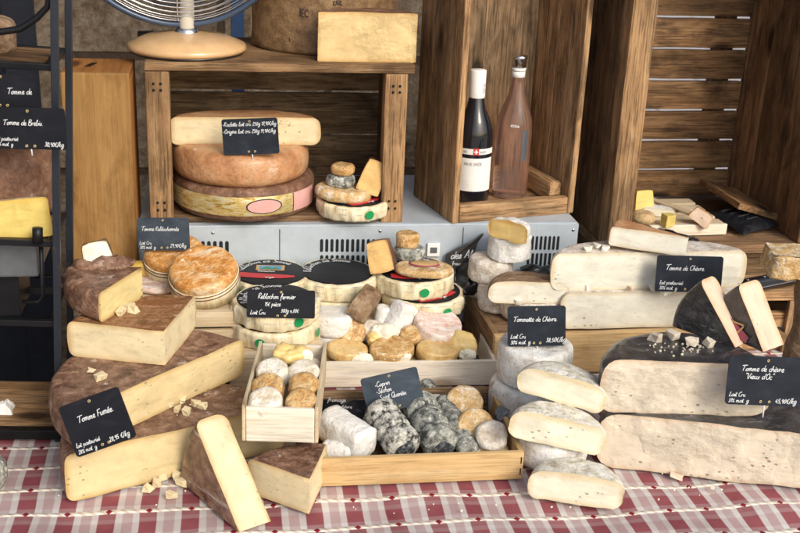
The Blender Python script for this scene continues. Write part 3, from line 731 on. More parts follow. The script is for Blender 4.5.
# unseen awning and left side sheet, added to block skylight over the stall
pb = bmesh.new()
for lo, hi in (((-2.4, 1.95, 1.62), (2.2, 3.2, 1.635)), ((-2.4, 1.95, 1.48), (2.2, 1.96, 1.619)), ((-1.36, .55, -.3), (-1.345, 1.94, 1.6)), ((-1.36, 1.965, -.3), (-1.345, 3.2, 1.618))):
    t = bmesh.ops.create_cube(pb, size=1)['verts']
    for v in t: v.co = Vector([lo[i] + (v.co[i] + .5) * (hi[i] - lo[i]) for i in range(3)])
o = finish('shade_awning', pb, 'shade_canvas', None, False); tag(o, 'unseen beige canvas awning and left side sheet added to shade the stall', 'awning')
bm = bmesh.new()
for x in (-2.3, 2.1):
    for y in (2.0, 3.1): tube(bm, [(x, y, -.8), (x, y, 1.615)], .02, 10)
finish('poles', bm, 'black_metal', o)

# ================================================================== CHILLED CABINET
root = empty('chiller_cabinet', ((fl.x + fr_.x) / 2, FY, 0)); tag(root, 'pale blue-grey metal chiller cabinet with slotted vents under the wooden crates', 'cabinet')
W = fr_.x - fl.x; DP = .36
pb = bmesh.new(); t = bmesh.ops.create_cube(pb, size=1)['verts']
for v in t: v.co = Vector((v.co.x * W, (v.co.y + .5) * DP, (v.co.z + .5) * HF))
bmesh.ops.bevel(pb, geom=pb.edges[:], offset=.004, segments=2, affect='EDGES')
finish('casing', pb, 'fridge_paint', root, False)
def vent(px0, px1, py0, py1, n):
    bm = bmesh.new()
    for i in range(n):
        a = V(px0 + (px1 - px0) * (i + .5) / n, py0, FY); c = V(px0 + (px1 - px0) * (i + .5) / n, py1, FY)
        wv = (px1 - px0) / n * .30 * mpp(a); hv = (a.z - c.z) / 2; m = (a + c) / 2
        pts = []
        for s in (1, -1):
            for k in range(5):
                th = R(0 + 180 * k / 4) if s > 0 else R(180 + 180 * k / 4)
                pts.append((m.x + wv * math.cos(th), m.z + s * (hv - wv) + wv * math.sin(th)))
        f = [bm.verts.new((x - root.location.x, -.0006, z)) for x, z in pts]; b_ = [bm.verts.new((x - root.location.x, .0015, z)) for x, z in pts]
        bm.faces.new(f)
        for q in range(len(f)): bm.faces.new((f[q], b_[q], b_[(q + 1) % len(f)], f[(q + 1) % len(f)]))
    finish('vent', bm, 'vent_dark', root, False)
for a in ((319, 376, 239, 252, 11), (319, 376, 255, 270, 11), (526, 560, 236, 250, 8), (526, 560, 253, 266, 8), (146, 230, 241, 253, 14), (146, 230, 256, 272, 14)): vent(*a)

bm = bmesh.new()
for x in (-.17, .20):
    t = bmesh.ops.create_cube(bm, size=1)['verts']
    for v in t: v.co = Vector((x + v.co.x * .0016, -.0003 + v.co.y * .0008, HF * .5 + v.co.z * (HF - .016)))
finish('seams', bm, 'vent_dark', root, False)
for x, z in ((-.30, HF - .014), (.03, HF - .014), (.30, HF - .014), (W / 2 - .012, HF - .016), (W / 2 - .012, .10)):
    bm = bmesh.new(); lathe(bm, [(0, .0012), (.0025, .001), (.0034, 0)], 12); bmesh.ops.rotate(bm, verts=bm.verts, cent=(0, 0, 0), matrix=Matrix.Rotation(R(90), 3, 'X'))
    finish('screw', bm, 'steel', root, True, (x, -.0004, z))
# ================================================================== CRATES
def slats(pb, lo, hi, axis, n, gap, **kw):
    L = (hi[axis] - lo[axis] + gap) / n
    for i in range(n):
        a, c = list(lo), list(hi); a[axis] = lo[axis] + i * L; c[axis] = a[axis] + L - gap
        pb.box(a, c, **kw)
# left crate, lying on its side with the opening to the front
ft = V(148, 64, FY); fb = V(150, 221, FY); frt = V(414, 66, FY); frb = V(403, 222, FY)
LX, LZ = fb.x, HF; LW = (frt.x - ft.x + frb.x - fb.x) / 2; LH = (ft.z + frt.z) / 2 - HF
root = empty('apple_crate', (LX, FY + .012, HF)); tag(root, 'low open wooden crate holding stacked cheese wheels, the fan standing on top', 'crate', 'old wooden crates behind the cheeses')
dk = .30; pw = .044
PB().box((0, 0, LH - .016), (LW + .012, dk, LH), wob=.0008).out('top_panel', 'crate_wood', root)
PB().box((pw * .6, .01, 0), (LW - pw * .6, dk, .012), wob=.001).out('bottom_panel', 'brown_wood', root)
p = PB(); slats(p, (.0, dk - .012, .016), (LW, dk, LH - .02), 2, 3, .006, wob=.0008); p.out('back_panel', 'grey_wood', root)
p = PB(); slats(p, (.004, pw + .004, .0125), (.016, dk - .013, LH - .018), 1, 2, .006, grain=2, wob=.001); p.out('side_panel', 'grey_wood', root)
p = PB(); slats(p, (LW - .016, pw + .004, .0125), (LW - .004, dk - .013, LH - .018), 1, 2, .006, grain=2, wob=.001); p.out('side_panel', 'grey_wood', root)
PB().box((0, 0, -.0), (pw, pw * .8, LH - .017), wob=.0008, bev=.003).out('corner_post', 'crate_wood', root)
PB().box((LW - pw, 0, 0), (LW, pw * .8, LH - .017), wob=.0008, bev=.003).out('corner_post', 'crate_wood', root)
bm = bmesh.new()
for cx in (pw * .35, pw * .65, LW - pw * .35, LW - pw * .65):
    for cz in (.03, .045, LH - .04, LH - .052):
        t = bmesh.ops.create_uvsphere(bm, u_segments=8, v_segments=5, radius=.0026)['verts']
        for v in t: v.co = v.co * 1 + Vector((cx, -.001, cz))
finish('nails', bm, 'black_metal', root)
CRT = HF + LH

# tall crate with the bottles
ta = G(452, 224, HF); tb = G(579, 217, HF); TX, TY = ta.x, ta.y; TW = tb.x - ta.x; TH = .60; TD = (G(405, 196, HF) - ta).length
TR = ang(tb - ta); q_ = G(405, 196, HF) - ta; print('tall crate', math.degrees(TR), math.degrees(ang(q_)) - 90, TD, TW)
TR = (TR + ang(q_) - math.pi / 2) / 2; TW = (tb - ta).length
root = empty('apple_crate', (TX, TY, HF), (0, 0, TR)); tag(root, 'tall wooden crate standing on end around the two wine bottles', 'crate', 'old wooden crates behind the cheeses')
th = .014
p = PB(); slats(p, (0, .0, .0), (th, TD, TH), 1, 3, .001, grain=2, wob=.0008, bev=.003); p.out('side_panel', 'crate_wood', root)
p = PB(); slats(p, (TW - th, .0, .0), (TW, TD, TH), 1, 4, .001, grain=2, wob=.0008, bev=.003); p.out('side_panel', 'crate_wood', root)
p = PB(); slats(p, (th + .001, TD - th, .014), (TW - th - .001, TD, TH), 0, 2, .0006, grain=2, wob=.0); p.out('back_panel', 'grey_wood', root)
p = PB(); p.box((th + .001, .024, .003), (TW - th - .001, TD - th - .001, .017), wob=.001); p.out('bottom_panel', 'crate_wood', root)
PB().box((th + .001, .0, .0), (TW - th - .001, .023, .036), wob=.001, bev=.003).out('front_rail', 'crate_wood', root)
PB().box((TW - th - .030, .03, .018), (TW - th - .001, TD - .02, .062), wob=.002, bev=.008).out('corner_block', 'crate_wood', root)

# right crate: slatted back with daylight between the boards
RZ = .156; ra = G(606, 249, RZ); RX, RY = ra.x, ra.y
RW = V(800, 130, RY).x - RX + .10; RH = .72; RD = .36
root = empty('apple_crate', (RX, RY, RZ), (0, 0, R(2.0))); tag(root, 'large wooden crate at right with bright gaps between its back boards', 'crate', 'old wooden crates behind the cheeses')
PB().box((.0, .0, 0), (.052, .05, RH), wob=.001, bev=.004).out('corner_post', 'crate_wood', root)
PB().box((RW - .03, .0, 0), (RW, .05, RH), wob=.001, bev=.004).out('corner_post', 'old_wood', root)
p = PB(); slats(p, (.004, .052, .0), (.02, RD, RH), 1, 2, .004, grain=2, wob=.001, bev=.003); p.out('side_panel', 'old_wood', root)
p = PB(); slats(p, (RW - .05, .004, .0), (RW - .0315, RD, RH), 1, 3, .0008, grain=2, wob=.001, bev=.003); p.out('side_panel', 'old_wood', root)
p = PB(); slats(p, (.022, RD - .014, .002), (RW - .052, RD, RH), 2, 10, .0058, wob=.0012); p.out('back_panel', 'old_wood', root)
p = PB()
for bx, bw in ((.115, .010), (RW - .13, .05)): p.box((bx, RD + .001, .02), (bx + bw, RD + .018, RH))
p.out('batten', 'old_wood', root)
PB().box((.0, .002, -.02), (RW, .07, -.001), wob=.001).box((.0, .074, -.02), (RW, .2, -.001), wob=.001).box((.0, .204, -.02), (RW, RD, -.001), wob=.001).out('bottom_panel', 'brown_wood', root)
PB().box((RW - .16, .10, .02), (RW - .053, .30, .034), M=Matrix.Translation((RW - .05, .2, 0)) @ Matrix.Rotation(R(16), 4, 'Y') @ Matrix.Translation((-RW + .05, -.2, .0))).out('loose_board', 'old_wood', root)

# low crate carrying the right crate
lz0 = G(700, 300, .13)
root = empty('wooden_crate', (G(716, 285, .13).x, lz0.y + .03, 0)); tag(root, 'low slatted wooden crate under the knife, cross braced at its end', 'crate')
WX = .62
PB().box((0, 0, .112), (WX, .10, .130), wob=.0008).box((0, .105, .112), (WX, .22, .130), wob=.0008).out('top_panel', 'crate_wood', root)
PB().box((0, .012, .05), (WX, .028, .08)).box((0, .012, .0), (WX, .028, .03)).out('front_rail', 'crate_wood', root)
for bx in (.0, .14, .28): PB().box((bx, .0, 0), (bx + .02, .011, .111), grain=2).out('end_post', 'crate_wood', root)
p = PB(); p.box((0, -.01, 0), (.02, .01, .16), M=Matrix.Translation((.03, .008, .1)) @ Matrix.Rotation(R(118), 4, 'Y'))
p.out('brace', 'crate_wood', root)
PB().box((0, .03, 0), (.015, .40, .111)).out('side_panel', 'crate_wood', root)
PB().box((WX - .015, .03, 0), (WX, .40, .111)).out('side_panel', 'crate_wood', root)
# trestle block that lifts the right crate's back
o = PB().box((RX - .0, RY + .0, 0), (RX + RW, RY + .34, RZ - .021)).out('support_box', 'old_wood'); tag(o, 'dark wooden box carrying the large right crate', 'box')

# crate under the goat cheeses
CZ = .085; ca = G(498, 342, CZ); cb_ = G(700, 327, CZ)
GX, GY = ca.x, (ca.y + G(600, 329, CZ).y) / 2; GW = .50; GD = G(460, 290, CZ).y - GY
root = empty('fruit_crate', (GX, GY, 0), (0, 0, R(1.5))); tag(root, 'brown wooden fruit crate under the white goat cheese wheels', 'crate')
PB().box((0, 0, .004), (GW, .014, CZ), wob=.001).out('front_panel', 'tray_wood', root)
PB().box((0, .0145, .0), (.012, GD, CZ), wob=.001).out('side_panel', 'crate_wood', root)
PB().box((GW - .012, .0145, .0), (GW, GD, CZ)).out('side_panel', 'crate_wood', root)
p = PB(); slats(p, (.013, .0145, CZ - .014), (GW - .013, GD, CZ - .003), 1, 4, .004); p.out('top_panel', 'brown_wood', root)

# pale crate under the washed cheeses at left
PZ = .14; pa, pc = G(72, 314, PZ), G(237, 313, PZ)
PX0, PX1, PY0 = pa.x, pc.x, (pa.y + pc.y) / 2
root = empty('pale_crate', (PX0, PY0, 0)); tag(root, 'pale wooden crate under the orange washed cheese and brown wedges', 'crate')
PW, PD = PX1 - PX0, .22
PB().box((0, 0, 0), (PW, .012, .105), wob=.0005).box((0, 0, .111), (PW, .012, PZ), wob=.0005).out('front_panel', 'pale_wood', root)
PB().box((0, .0125, 0), (.012, PD, PZ)).out('side_panel', 'pale_wood', root)
PB().box((PW - .012, .0125, 0), (PW, PD, PZ)).out('side_panel', 'pale_wood', root)
p = PB(); slats(p, (.0125, .0125, PZ - .012), (PW - .0125, PD, PZ - .002), 1, 3, .003); p.out('top_panel', 'pale_wood', root)

# wooden box standing on end
by = PY0 + .225 if PY0 + .225 > FY - .02 else FY
bx0, bx1 = V(60, 75, by).x, V(129, 73, by).x; bz = V(95, 73, by).z
root = empty('storage_box', (bx0, by, .0)); tag(root, 'honey brown wooden box standing on end beside the iron rack', 'box')
BW = bx1 - bx0; BD = .15
PB().box((0, 0, 0), (BW, .014, bz), grain=2, bev=.003, wob=.001).out('front_panel', 'honey_wood', root)
PB().box((0, .0145, bz - .014), (BW, BD, bz - .0005), bev=.002).out('top_panel', 'orange_wood', root)
PB().box((0, .0145, 0), (.012, BD, bz - .0145), grain=2).out('side_panel', 'orange_wood', root)
PB().box((BW - .012, .0145, 0), (BW, BD, bz - .0145), grain=2).out('side_panel', 'orange_wood', root)
bm = bmesh.new()
for (sx, sy, sw, sh, tz) in ((BW * .38, BD * .55, .010, .024, 1),):
    t = bmesh.ops.create_cube(bm, size=1)['verts']
    for v in t: v.co = Vector((sx + v.co.x * sw + v.co.y * .01, sy + v.co.y * sh * 1.6, bz - .0005 + v.co.z * .0014))
finish('slot', bm, 'black_metal', root, False)
# dark post and cloth behind the fan
o = PB().box((V(231, 20, 2.75).x, 2.75, -.8), (V(244, 20, 2.75).x, 2.80, 1.2)).out('blue_post', 'blue_cloth'); tag(o, 'dark blue post behind the fan against the stone wall', 'post')
bm = bmesh.new(); tube(bm, [V(138, 37, 2.95), V(182, 37, 2.95)], .016, 12); o = finish('black_pipe', bm, 'black_plastic'); tag(o, 'short black pipe on the stone wall behind the fan', 'pipe')

# ================================================================== FAN
fz = CRT + .0005; fp = GC(186, 62, fz, .0); fcen = Vector((fp.x, FY + .012 + .115, fz))
fw = 118 * mpp(fcen) / 2
root = empty('table_fan', fcen); tag(root, 'table fan with a wood-toned base and round wire cage on top of the crate', 'fan')
bm = bmesh.new(); lathe(bm, [(0, .004), (fw * .96, .004), (fw, .010), (fw * .97, .017), (fw * .7, .030), (fw * .35, .036), (.026, .038), (0, .038)], 64)
finish('base', bm, 'fan_wood', root)
bm = bmesh.new(); lathe(bm, [(0, 0), (fw * .94, 0), (fw * .96, .0035), (0, .0035)], 64); finish('foot', bm, 'black_plastic', root)
bm = bmesh.new(); lathe(bm, [(.022, .037), (.021, .044), (.016, .046)], 32, cap=False); finish('collar', bm, 'chrome', root)
bm = bmesh.new(); lathe(bm, [(.0145, .04), (.0155, .3), (0, .3)], 24); finish('stem', bm, 'stem_paint', root)
fc = Vector((-.012, -.045, V(180, 31, FY + .08).z - fz + .215)); fr = .215
cage = bmesh.new(); rim = bmesh.new()
tilt = Matrix.Rotation(R(12), 3, 'X')
def fpt(a, r_, d): return fc + tilt @ Vector((r_ * math.cos(a), d, r_ * math.sin(a)))
tube(rim, [fpt(2 * math.pi * i / 72, fr, 0) for i in range(72)], .0062, 8, True)
finish('cage_rim', rim, 'fan_rim', root)
for k in range(1, 21):
    rr = fr * k / 21
    tube(cage, [fpt(2 * math.pi * i / 64, rr, -.055 * (1 - (rr / fr) ** 2)) for i in range(64)], .0012, 5, True)
    tube(cage, [fpt(2 * math.pi * i / 64, rr, .055 * (1 - (rr / fr) ** 2)) for i in range(64)], .0012, 5, True)
for k in range(6):
    a = 2 * math.pi * k / 6 + .5
    tube(cage, [fpt(a, fr * t, -.055 * (1 - t * t)) for t in [i / 8 for i in range(9)]], .0017, 5)
finish('wire_cage', cage, 'chrome', root)
bm = bmesh.new()
for k in range(4):
    a0 = k * math.pi / 2
    g = []
    for i in range(7):
        t = i / 6; rr = .03 + .15 * t
        g.append([bm.verts.new(fpt(a0 + s * (.25 + .35 * math.sin(math.pi * t) * .8), rr, s * .016)) for s in (-1, -.3, .3, 1)])
    for i in range(6):
        for j in range(3): bm.faces.new((g[i][j], g[i + 1][j], g[i + 1][j + 1], g[i][j + 1]))
o = finish('blades', bm, 'pale_grey_metal', root); o.modifiers.new('t', 'SOLIDIFY').thickness = .002
bm = bmesh.new(); tube(bm, [fpt(0, 0, -.03), fpt(0, 0, .09)], .032, 20); finish('motor', bm, 'stem_paint', root)

# ================================================================== WHEELS ON THE CRATE
# standing piece of a big printed wheel
def standing(name, label, B, L, z, alpha, r, h, **kw):
    """sector standing on a cut face: tip B, far end of the resting face towards L"""
    b0 = G(*B, z)
    if isinstance(L, tuple): d = G(*L, z) - b0; d.z = 0; d.normalize()
    else: d = Vector((math.cos(R(L)), math.sin(R(L)), 0))
    up = Vector((0, 0, 1))
    M = Matrix((d, up, d.cross(up))).transposed()
    lean = kw.pop('lean', 0)
    if lean: M = Matrix.Rotation(R(lean), 3, d) @ M
    return cheese(name, label, 'cheese', b0 + Vector((0, 0, kw.pop('lift', 0))), r, h, 0, R(alpha), rot=M.to_euler(), **kw)
p0 = V(252, 57, FY + .17)
wl = (V(400, 40, FY + .2) - V(250, 40, FY + .2)).length
o = cheese('round_cheese', 'brown printed half wheel of hard cheese behind the pale block on the crate', 'cheese', Vector((p0.x + wl * .48, FY + .05, CRT)), wl * .52, .13, R(12), R(192), er=.012, bulge=-.004, rnd_mat='printed_rind', paste_mat='comte_paste', rot=(0, 0, 0), amp=.001)
# turn it so that its rind side looks at the camera
o.rotation_euler = (0, 0, R(180)); o.location = Vector((p0.x + wl * .50, FY + .25, CRT))
bm = bmesh.new()
for px_, py_, t in ((281, 18, 'O'), (345, 8, 'I'),):
    pass
a_ = 0
for t, an, zz, sz in (('IEC', 246, .075, .014), ('FORT', 262, .012, .016), ('ERE', 270, .10, .012), ('I', 238, .02, .012)):
    def fn(x, z, an=an, zz=zz):
        a = R(an) + x / (wl * .52); rr = wl * .52 - .0022
        return Vector((rr * math.cos(a), rr * math.sin(a), zz + z))
    write(bm, t, 0, 0, sz, .0014, .0, lambda x, z, fn=fn: Matrix.Rotation(R(-180), 3, 'Z') @ fn(x, z))
bm2 = bm
finish('print', bm2, 'print_ink', o, False)
# hard pale block cut from a wheel
pA, pB = V(317, 63, FY + .02), V(419, 62, FY + .02)
o = cheese('round_cheese', 'pale golden hard cheese block with a crystalline cut face on the crate edge', 'cheese', Vector(((pA.x + pB.x) / 2, FY + .04, CRT)), (pB.x - pA.x) / 2, .094, 0, math.pi, er=.006, bulge=-.012, rnd_mat='dark_rind', paste_mat='hard_paste', amp=.0015, cutamp=.0035, squash=.75)

# inside the crate
zc0 = HF + .013
wb = GC(245, 226, zc0, .0); r1 = 138 * mpp(wb) / 2; r1 *= 1.04; c1 = Vector((V(245, 205, FY + .10).x, FY - .022 + r1, zc0))
h1 = .068
w1 = cheese('round_cheese', 'dark brown wheel with a gold foil label and pink oval, bottom of the stack', 'cheese', c1, r1, h1, er=.012, bulge=.005, rnd_mat='dark_rind', amp=.0018)
def band(parent, r_, z0, z1, aa, ab, mat, name, prout=.002, bul=0.0, hh=.068, er_=.012):
    bm = bmesh.new(); n = 40; g = []
    for i in range(n + 1):
        a = R(aa + (ab - aa) * i / n)
        g.append([bm.verts.new(((r_ + prout + bul * (1 - ((z - hh / 2) / (hh / 2)) ** 2)) * math.cos(a), (r_ + prout + bul * (1 - ((z - hh / 2) / (hh / 2)) ** 2)) * math.sin(a), z)) for z in [z0 + (z1 - z0) * k / 6 for k in range(7)]])
    for i in range(n):
        for k in range(6): bm.faces.new((g[i][k], g[i + 1][k], g[i + 1][k + 1], g[i][k + 1]))
    bmesh.ops.recalc_face_normals(bm, faces=bm.faces)
    return finish(name, bm, mat, parent)
band(w1, r1, .015, .053, 186, 309, 'gold_foil', 'foil_label', .0024, .005)
band(w1, r1, .015, .053, 310, 338, 'label_pink', 'pink_label', .0022, .005)
def oval(parent, r_, ac, zc_, wa, hz, mat, name, prout, bul=.005, hh=.068):
    bm = bmesh.new(); n = 40; rings = []
    for t in (0, .5, 1):
        row = []
        for i in range(n):
            th_ = 2 * math.pi * i / n; a = R(ac) + wa * t * math.cos(th_); z = zc_ + hz * t * math.sin(th_); rr = r_ + prout + bul * (1 - ((z - hh / 2) / (hh / 2)) ** 2)
            row.append(bm.verts.new((rr * math.cos(a), rr * math.sin(a), z)))
        rings.append(row)
    for A, B_ in zip(rings, rings[1:]):
        for i in range(n): bm.faces.new((A[i], B_[i], B_[(i + 1) % n], A[(i + 1) % n]))
    bmesh.ops.remove_doubles(bm, verts=bm.verts, dist=1e-6); bmesh.ops.recalc_face_normals(bm, faces=bm.faces)
    return finish(name, bm, mat, parent)
oc = 284
oval(w1, r1, oc, .034, .25, .0150, 'ink', 'oval_border', .0030); oval(w1, r1, oc, .034, .23, .0132, 'label_pink', 'oval_label', .0036)
r2 = 133 * mpp(wb) / 2 * 1.02; h2 = .066
w2 = cheese('round_cheese', 'smooth orange-brown cheese wheel in the middle of the crate stack', 'cheese', Vector((c1.x - .006, c1.y - .006, zc0 + h1 - .001)), r2, h2, er=.016, bulge=.006, rnd_mat='tan_rind', amp=.0018, scale=9)
zt = zc0 + h1 + h2 - .003
tl, tr = V(172, 155, c1.y - .03), V(318, 152, c1.y - .03)
o = cheese('round_cheese', 'yellow half wheel with its cut face forward on top of the crate stack', 'cheese', Vector(((tl.x + tr.x) / 2, c1.y - .045, zt)), (tr.x - tl.x) / 2, .056, 0, math.pi, er=.014, bulge=.004, rnd_mat='tan_rind', paste_mat='cream_paste', amp=.001, squash=.5)
# ================================================================== PAPER-WRAPPED CHEESE BOXES
def cheese_box(label, c, r=.076, h=.033, style='plain', dots=(250,), rz=0.0, tilt=(0, 0), text='Reblochon de Savoie', group='paper wrapped cheeses with black labels'):
    bm = bmesh.new(); n = 96; prof = [(r * .86, h - .0005), (r * .93, h + .0006), (r * .985, h - .0015), (r, h - .006), (r * 1.0, h * .5), (r * .99, .004), (r * .95, 0), (0, 0)]
    rings = []
    SEED[0] += 1; sd = SEED[0] * 2.7
    for k, (rr, z) in enumerate(prof):
        row = []
        for i in range(n):
            a = 2 * math.pi * i / n
            f = noise.noise(Vector((math.cos(a) * 5, math.sin(a) * 5, sd + z * 30))) * .0058 * (1 if rr > r * .9 else .2) + .0034 * noise.noise(Vector((a * 12, sd, z * 60)))
            row.append(bm.verts.new(((rr + f) * math.cos(a), (rr + f) * math.sin(a), z + (.0012 * noise.noise(Vector((a * 6, sd, 1))) if k < 3 else 0))))
        rings.append(row)
    for A, B_ in zip(rings, rings[1:]):
        for i in range(n):
            q = (A[i], B_[i], B_[(i + 1) % n], A[(i + 1) % n]); bm.faces.new(q)
    top = bm.verts.new((0, 0, h))
    for i in range(n): bm.faces.new((top, rings[0][i], rings[0][(i + 1) % n]))
    bmesh.ops.remove_doubles(bm, verts=bm.verts, dist=1e-6); bmesh.ops.recalc_face_normals(bm, faces=bm.faces)
    o = finish('boxed_cheese', bm, 'paper', None, True, c, (tilt[0], tilt[1], rz)); tag(o, label, 'cheese', group)
    bm = bmesh.new(); lathe(bm, [(0, h + .0022), (r * .84, h + .0018), (r * .885, h + .0014), (r * .89, h + .0006)], 64)
    finish('label', bm, 'label_black', o)
    if style != 'hidden':
        bm = bmesh.new(); rr = r * .70; hh = r * .15
        def fn(x, z):
            a = math.pi * .98 - x / rr; q = rr + z - hh * .3; return Vector((q * math.cos(a), q * math.sin(a), h + .0027))
        write(bm, text, .0, 0, hh * 1.25, hh * .075, .1, fn); finish('lettering', bm, 'chalk', o, False)
        bm = bmesh.new()
        for k in range(2):
            rr2 = r * (.985 if k == 0 else 1.004); zz = h - .003 if k == 0 else h * .55
            for s in range(7):
                a0_ = R(200 + s * 24); tube(bm, [((rr2 + .0026) * math.cos(a0_ + t * .05), (rr2 + .0026) * math.sin(a0_ + t * .05), zz) for t in range(6)], .0004, 4)
        finish('printed_line', bm, 'grey_ink', o, False)
    zz = h + .0027
    if style in ('red', 'picture'):
        bm = bmesh.new(); pts = [(-.78, -.36), (-.5, -.42), (-.1, -.46), (.3, -.44), (.62, -.36), (.60, -.24), (.36, -.20), (.0, -.16), (-.4, -.12), (-.74, -.06)]
        dy_ = -.26 if style == 'red' else 0; bm.faces.new([bm.verts.new((x * r * (1 if not dy_ else .82), (y + dy_) * r, zz)) for x, y in pts]); finish('banner', bm, 'label_red', o, False)
        bm = bmesh.new()
        for q in ([(.0, -.48), (.05, -.52), (.02, -.38), (-.03, -.36)], [(-.10, -.43), (.12, -.45), (.12, -.40), (-.10, -.38)]):
            bm.faces.new([bm.verts.new((x * r, (y + dy_) * r, zz + .0005)) for x, y in q])
        finish('cross', bm, 'white_paper', o, False)
        bm = bmesh.new(); write(bm, 'Reblochon', -.3 * r, -.02 * r, .10 * r, .009 * r, .1, lambda x, z: Vector((x, z, zz))); finish('lettering', bm, 'chalk', o, False)
    if style == 'picture':
        bm = bmesh.new(); bm.faces.new([bm.verts.new((x * r, y * r, zz)) for x, y in ((-.36, .08), (.34, .08), (.34, .44), (-.36, .44))]); f1 = finish('picture_frame', bm, 'label_tan', o, False)
        bm = bmesh.new(); bm.faces.new([bm.verts.new((x * r, y * r, zz + .0005)) for x, y in ((-.28, .14), (.27, .14), (.27, .38), (-.28, .38))]); finish('picture', bm, 'label_blue', f1, False)
        bm = bmesh.new(); bm.faces.new([bm.verts.new((x * r, y * r, zz + .0009)) for x, y in ((-.26, .15), (.25, .15), (.12, .25), (.02, .2), (-.08, .3), (-.2, .22))]); finish('mountain', bm, 'label_green', f1, False)
    for d in dots:
        bm = bmesh.new(); n = 20; a0_ = R(d); cen = bm.verts.new(((r + .0042) * math.cos(a0_), (r + .0042) * math.sin(a0_), h * .52)); ring = []
        for i in range(n):
            th_ = 2 * math.pi * i / n; a = a0_ + .0088 / r * math.cos(th_); ring.append(bm.verts.new(((r + .0042) * math.cos(a), (r + .0042) * math.sin(a), h * .52 + .0088 * math.sin(th_))))
        for i in range(n): bm.faces.new((cen, ring[i], ring[(i + 1) % n]))
        sl = finish('seal', bm, 'label_green', o, False)
    return o
# risers behind (upturned crates), then the stacks
rz1 = .083
d0 = GC(276, 352, rz1, .078); a0c = GC(270, 304, rz1 + .033, .076); b0c = GC(336, 301, rz1 + .033, .072); c0c = GC(412, 303, rz1 + .033, .076)
xa, xb = d0.x - .085, c0c.x + .075
yb = min(FY - .155, b0c.y - .082)
root = empty('low_crate', (xa, yb, 0)); tag(root, 'low wooden crate under the black labelled cheeses at the chiller', 'crate')
PB().box((0, .0, 0), (xb - xa, .012, rz1 - .012)).out('front_panel', 'pale_wood', root)
PB().box((0, -.0, rz1 - .0115), (xb - xa, FY - .004 - yb, rz1 - .0005)).out('top_panel', 'pale_wood', root)
root = empty('low_crate', (xa, d0.y - .08, 0)); tag(root, 'small wooden crate under the twin black labelled cheeses with the sign', 'crate')
lw = .165; ld = yb - d0.y + .08 - .003
PB().box((0, 0, 0), (lw, .012, rz1 - .012)).out('front_panel', 'pale_wood', root)
PB().box((0, 0, rz1 - .0115), (lw, ld, rz1 - .0005)).out('top_panel', 'pale_wood', root)
cheese_box('lower black labelled cheese of the pair under the reblochon sign', d0 + Vector((-.002, 0, 0)), .080, .033, 'hidden', (232, 318), .3)
cheese_box('upper black labelled cheese carrying the reblochon sign', d0 + Vector((0, .003, .0355)), .079, .033, 'plain', (268,), .5)
cheese_box('cheese under the black label with mountain picture, by the orange cheese', Vector((a0c.x, FY - .082, rz1)), .076, .033, 'hidden', (215,))
cheese_box('black label with a mountain picture and red banner, by the orange cheese', Vector((a0c.x, FY - .083, rz1 + .0355)), .078, .034, 'picture', (228, 330), -.1)
cheese_box('cheese beneath the plain black labelled box in front of the vents', Vector((b0c.x + .004, FY - .085, rz1)), .074, .033, 'hidden', (260,))
cheese_box('box with a plain glossy black label in front of the chiller vents', Vector((b0c.x, FY - .083, rz1 + .0355)), .078, .034, 'plain', (292,), .15)
cheese_box('lower red bannered box jutting out to the right below the cheese slab', Vector((c0c.x + .020, FY - .098, rz1)), .080, .034, 'red', (315, 262), .55)
cb1 = Vector((c0c.x, FY - .083, rz1 + .037))
cheese_box('red bannered box topped by the slab and small round cheeses', cb1, .080, .035, 'red', (276,), .0)
ctop = cb1.z + .0375
# on top of it
def on(px, py, z): return G(px, py, z)
q = GC(423, 283, ctop, .032)
o = cheese('slab_cheese', 'washed tan cheese slab lying on the red bannered box, yellow label on top', 'cheese', q + Vector((.004, .018, 0)), .056, .017, er=.007, bulge=.002, rnd_mat='crust_rind', amp=.002, squash=.62, rot=(0, R(4), R(4)))
bm = bmesh.new(); lathe(bm, [(0, .0195), (.030, .0190), (.031, .018)], 40)
for v in bm.verts: v.co.y = v.co.y * .55 + .006
lb = finish('label', bm, 'label_wine', o)
bm = bmesh.new(); lathe(bm, [(0, .0205), (.026, .0200), (.027, .0195)], 40)
for v in bm.verts: v.co.y = v.co.y * .55 + .006
finish('label_centre', bm, 'label_tan', lb)
q = G(410, 263, ctop + .012)
og = cheese('small_cheese', 'small grey mouldy round under the orange one on the red box', 'cheese', Vector((q.x, cb1.y + .012, ctop + .016)), .0285, .026, er=.009, bulge=.003, rnd_mat='ash_rind', amp=.0015, scale=60)
cheese('small_cheese', 'small caramel coloured round on the grey mouldy one', 'cheese', Vector((og.location.x - .004, og.location.y, og.location.z + .0255)), .0225, .028, er=.006, bulge=.0, rnd_mat='caramel_rind', amp=.002, scale=60)
